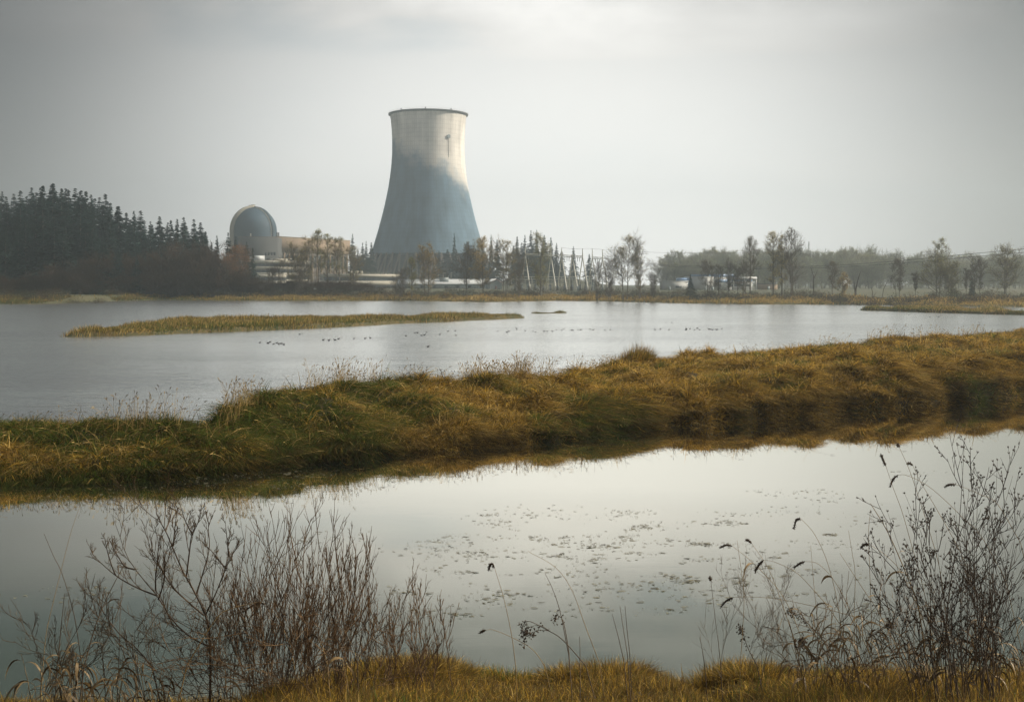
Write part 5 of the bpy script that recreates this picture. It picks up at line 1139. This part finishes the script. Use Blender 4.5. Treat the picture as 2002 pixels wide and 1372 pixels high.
# withered reeds with drooping leaves (left edge and right corner)
def reedbed(px0, px1, n, h, label, seed, Y=(13.2, 14.8), nleaf=4, dark=1.):
    g = np.random.default_rng(seed)
    m = mat('withered_reed_%d' % seed, (.23*dark, .15*dark, .06*dark), .6, .5, 8)
    for i in range(n):
        px = g.uniform(px0, px1); y = g.uniform(*Y); x = gx(px, y); z = nz(x, y)-.03; H_ = h*g.uniform(.55, 1.1); ln = g.normal()*.22
        t_ = empty('reed_plant', (x, y, z), 0, label, 'reed', label.split(',')[0]); P = np.array([(ln*H_*u**1.6, g.normal()*.01, H_*u) for u in np.linspace(0, 1, 8)])
        MB().tube(P, np.linspace(.007, .003, 8), 5).build('stem', m, t_)
        for k in range(nleaf): ribbon_leaf(P[g.integers(3, 8)], g, t_, g.uniform(.25, .55), g.uniform(.008, .018), m, droop=g.uniform(.9, 1.8))
reedbed(60, 330, 34, .95, 'withered reed with hanging tan leaves, at the left edge', 31, dark=.75)
reedbed(1560, 2000, 60, 1.0, 'withered reed with folded leaves, in the lower right corner', 32, dark=.8)
reedbed(250, 700, 9, .7, 'withered straw reed, inside the left thicket', 33, nleaf=3)
# tussocks on the near bank
def tussock(px, Y, r, n, h, label, wts=(.6, .2, .08, .4, 1.6)):
    g0 = gx(px, Y); a = rng.random(n)*2*PI; q = np.sqrt(rng.random(n))*r; X = g0+q*np.cos(a); Yv = Y+q*np.sin(a)*.7; Z = near_h(X, Yv)-.02
    lean = np.stack([np.cos(a), np.sin(a)], -1)*(.25+.5*q[:, None]/r)+rng.normal(size=(n, 2))*.3
    o = blades(np.stack([X, Yv, Z], -1), lean, h*rng.uniform(.4, 1.15, n), np.full(n, .0045)*rng.uniform(.6, 1.3, n), pick(n, np.broadcast_to(np.array(wts), (n, 5))), 'grass_tussock')
    from mathutils import Matrix
    o.data.transform(Matrix.Translation((-g0, -Y, 0))); o.location = (g0, Y, 0)
    tag(o, label, 'tussock', 'grass tussocks on the near bank')
tussock(770, 15.6, .62, 5200, .42, 'tall golden tussock under the smaller sparse shrub')
tussock(850, 16.0, .45, 2600, .40, 'golden tussock at the right foot of the sparse shrub')
tussock(1120, 16.6, .45, 2400, .36, 'low rounded tussock below the centre stalks')
tussock(1200, 16.5, .5, 3000, .42, 'fluffy tussock around the three short dark sticks')
tussock(990, 16.6, .4, 1500, .30, 'short greenish tussock left of the centre', (.5, .2, 1, .6, .4))
tussock(1390, 16.2, .45, 2600, .42, 'golden tussock right of the water gap')
tussock(1470, 15.8, .4, 2200, .40, 'tussock under the wispy pale shrub')
tussock(700, 15.2, .5, 2600, .35, 'brown tussock inside the left thicket', (.7, .2, .2, .5, 1))

# ------------------------------------------------------------------ haze
b = MB(); b.box(-1450, 1450, -40, 1950, -3, 162)
m, nt, bs = new_mat('haze_air'); nt.nodes.remove(bs); pv = nt.nodes.new('ShaderNodeVolumePrincipled')
pv.inputs['Color'].default_value = (.84, .94, 1.0, 1); pv.inputs['Density'].default_value = .00044; pv.inputs['Anisotropy'].default_value = .75
nt.links.new(pv.outputs[0], nt.nodes['Material Output'].inputs['Volume'])
tag(b.build('haze', m), kind='stuff', label='pale haze filling the air over the lake', cat='haze')

# ------------------------------------------------------------------ sky, sun
SUN_EL, SUN_AZ = 32., 82.                                 # azimuth from the view direction, clockwise
w = bpy.data.worlds.new('World'); S.world = w; w.use_nodes = True; nt = w.node_tree; N = nt.nodes; Lk = nt.links
bg = N['Background']; bg.inputs['Strength'].default_value = .1
sky = N.new('ShaderNodeTexSky'); sky.sky_type = 'NISHITA'; sky.sun_disc = False; sky.sun_elevation = R(SUN_EL); sky.sun_rotation = R(SUN_AZ); sky.dust_density = 4
tc = N.new('ShaderNodeTexCoord')
def vm(op, a, b_=None):
    n = N.new('ShaderNodeVectorMath'); n.operation = op
    for i, v in enumerate((a, b_)):
        if v is None: continue
        if isinstance(v, tuple): n.inputs[i].default_value = v
        else: Lk.new(v, n.inputs[i])
    return n
def mth(op, a, b_=None):
    n = N.new('ShaderNodeMath'); n.operation = op
    for i, v in enumerate((a, b_)):
        if v is None: continue
        if isinstance(v, (int, float)): n.inputs[i].default_value = v
        else: Lk.new(v, n.inputs[i])
    return n.outputs[0]
d = vm('NORMALIZE', tc.outputs['Generated']).outputs[0]
az, el = R(1.2), R(.5); gdir = (math.sin(az)*math.cos(el), math.cos(az)*math.cos(el), math.sin(el))
dot = vm('DOT_PRODUCT', d, gdir).outputs['Value']
an = mth('ARCCOSINE', mth('MINIMUM', dot, .99999))
lobe = mth('EXPONENT', mth('MULTIPLY', mth('POWER', mth('DIVIDE', an, R(20)), 3.4), -1))
sp = N.new('ShaderNodeSeparateXYZ'); Lk.new(d, sp.inputs[0]); zv = sp.outputs['Z']
hi = N.new('ShaderNodeMapRange'); hi.interpolation_type = 'SMOOTHSTEP'; hi.inputs['From Min'].default_value = .35; hi.inputs['From Max'].default_value = .9; Lk.new(zv, hi.inputs['Value'])
bk = N.new('ShaderNodeMapRange'); bk.interpolation_type = 'SMOOTHSTEP'; bk.inputs['From Min'].default_value = .25; bk.inputs['From Max'].default_value = -.7; Lk.new(sp.outputs['Y'], bk.inputs['Value'])  # extra sky brightness added behind the camera to light surfaces facing it
# cloud texture: stretched low over the horizon
mp = N.new('ShaderNodeMapping'); mp.inputs['Scale'].default_value = (1, 1, 2.6); Lk.new(d, mp.inputs['Vector'])
cn = N.new('ShaderNodeTexNoise'); cn.inputs['Scale'].default_value = 4.6; cn.inputs['Detail'].default_value = 6; cn.inputs['Roughness'].default_value = .5; cn.inputs['Distortion'].default_value = .3; Lk.new(mp.outputs[0], cn.inputs['Vector'])
cl = mth('SUBTRACT', cn.outputs['Fac'], .5)
br = mth('ADD', mth('ADD', mth('MULTIPLY', lobe, 10.0), 1.15), mth('ADD', mth('MULTIPLY', hi.outputs[0], 3.0), mth('MULTIPLY', bk.outputs[0], 1.5)))
br = mth('MULTIPLY', br, mth('SUBTRACT', 1.06, mth('MULTIPLY', mth('MINIMUM', mth('MAXIMUM', zv, 0), .3), 1.3)))
# clouds matter more away from the horizon haze
cf = N.new('ShaderNodeMapRange'); cf.inputs['From Min'].default_value = .185; cf.inputs['From Max'].default_value = .33; cf.inputs['To Min'].default_value = .10; cf.inputs['To Max'].default_value = 5.5; Lk.new(zv, cf.inputs['Value'])
br = mth('MULTIPLY', br, mth('ADD', mth('MULTIPLY', cl, cf.outputs[0]), 1))
colr = N.new('ShaderNodeMix'); colr.data_type = 'RGBA'; colr.inputs['A'].default_value = (1.0, .985, .945, 1); colr.inputs['B'].default_value = (1.0, .975, .925, 1); Lk.new(lobe, colr.inputs['Factor'])
gap = N.new('ShaderNodeMapRange'); gap.inputs['From Min'].default_value = .02; gap.inputs['From Max'].default_value = -.14; Lk.new(mth('MULTIPLY', cl, mth('MULTIPLY', cf.outputs[0], .5)), gap.inputs['Value'])
blue = N.new('ShaderNodeMix'); blue.data_type = 'RGBA'; blue.inputs['B'].default_value = (.70, .90, 1.0, 1); Lk.new(colr.outputs['Result'], blue.inputs['A']); Lk.new(mth('MULTIPLY', gap.outputs[0], .6), blue.inputs['Factor'])
sc = vm('SCALE', blue.outputs['Result']); Lk.new(br, sc.inputs['Scale'])
mx = N.new('ShaderNodeMix'); mx.data_type = 'RGBA'; mx.inputs['Factor'].default_value = .93; Lk.new(sky.outputs[0], mx.inputs['A']); Lk.new(sc.outputs[0], mx.inputs['B'])
Lk.new(mx.outputs['Result'], bg.inputs['Color'])
sl = bpy.data.lights.new('sun', 'SUN'); sl.energy = 5.0; sl.angle = R(2); sl.color = (1, .90, .74); so = bpy.data.objects.new('sun', sl); C.objects.link(so)
from mathutils import Vector
sv = Vector((math.sin(R(SUN_AZ))*math.cos(R(SUN_EL)), math.cos(R(SUN_AZ))*math.cos(R(SUN_EL)), math.sin(R(SUN_EL)))); so.rotation_euler = sv.to_track_quat('Z', 'Y').to_euler(); so.location = (0, 0, 60)

# ------------------------------------------------------------------ camera
cam = bpy.data.cameras.new('camera'); co = bpy.data.objects.new('camera', cam); C.objects.link(co)
co.location = (0, 0, EYE); co.rotation_euler = (R(90), 0, 0); cam.sensor_width = 36; cam.lens = 36*F/2002; cam.shift_y = -(686-HY)/2002
cam.clip_start = .1; cam.clip_end = 12000; S.camera = co
S.cycles.volume_bounces = 2
S.view_settings.view_transform = 'Standard'; S.view_settings.look = 'None'; S.view_settings.gamma = 1; S.view_settings.exposure = .34
S.render.resolution_x = 1024; S.render.resolution_y = 701
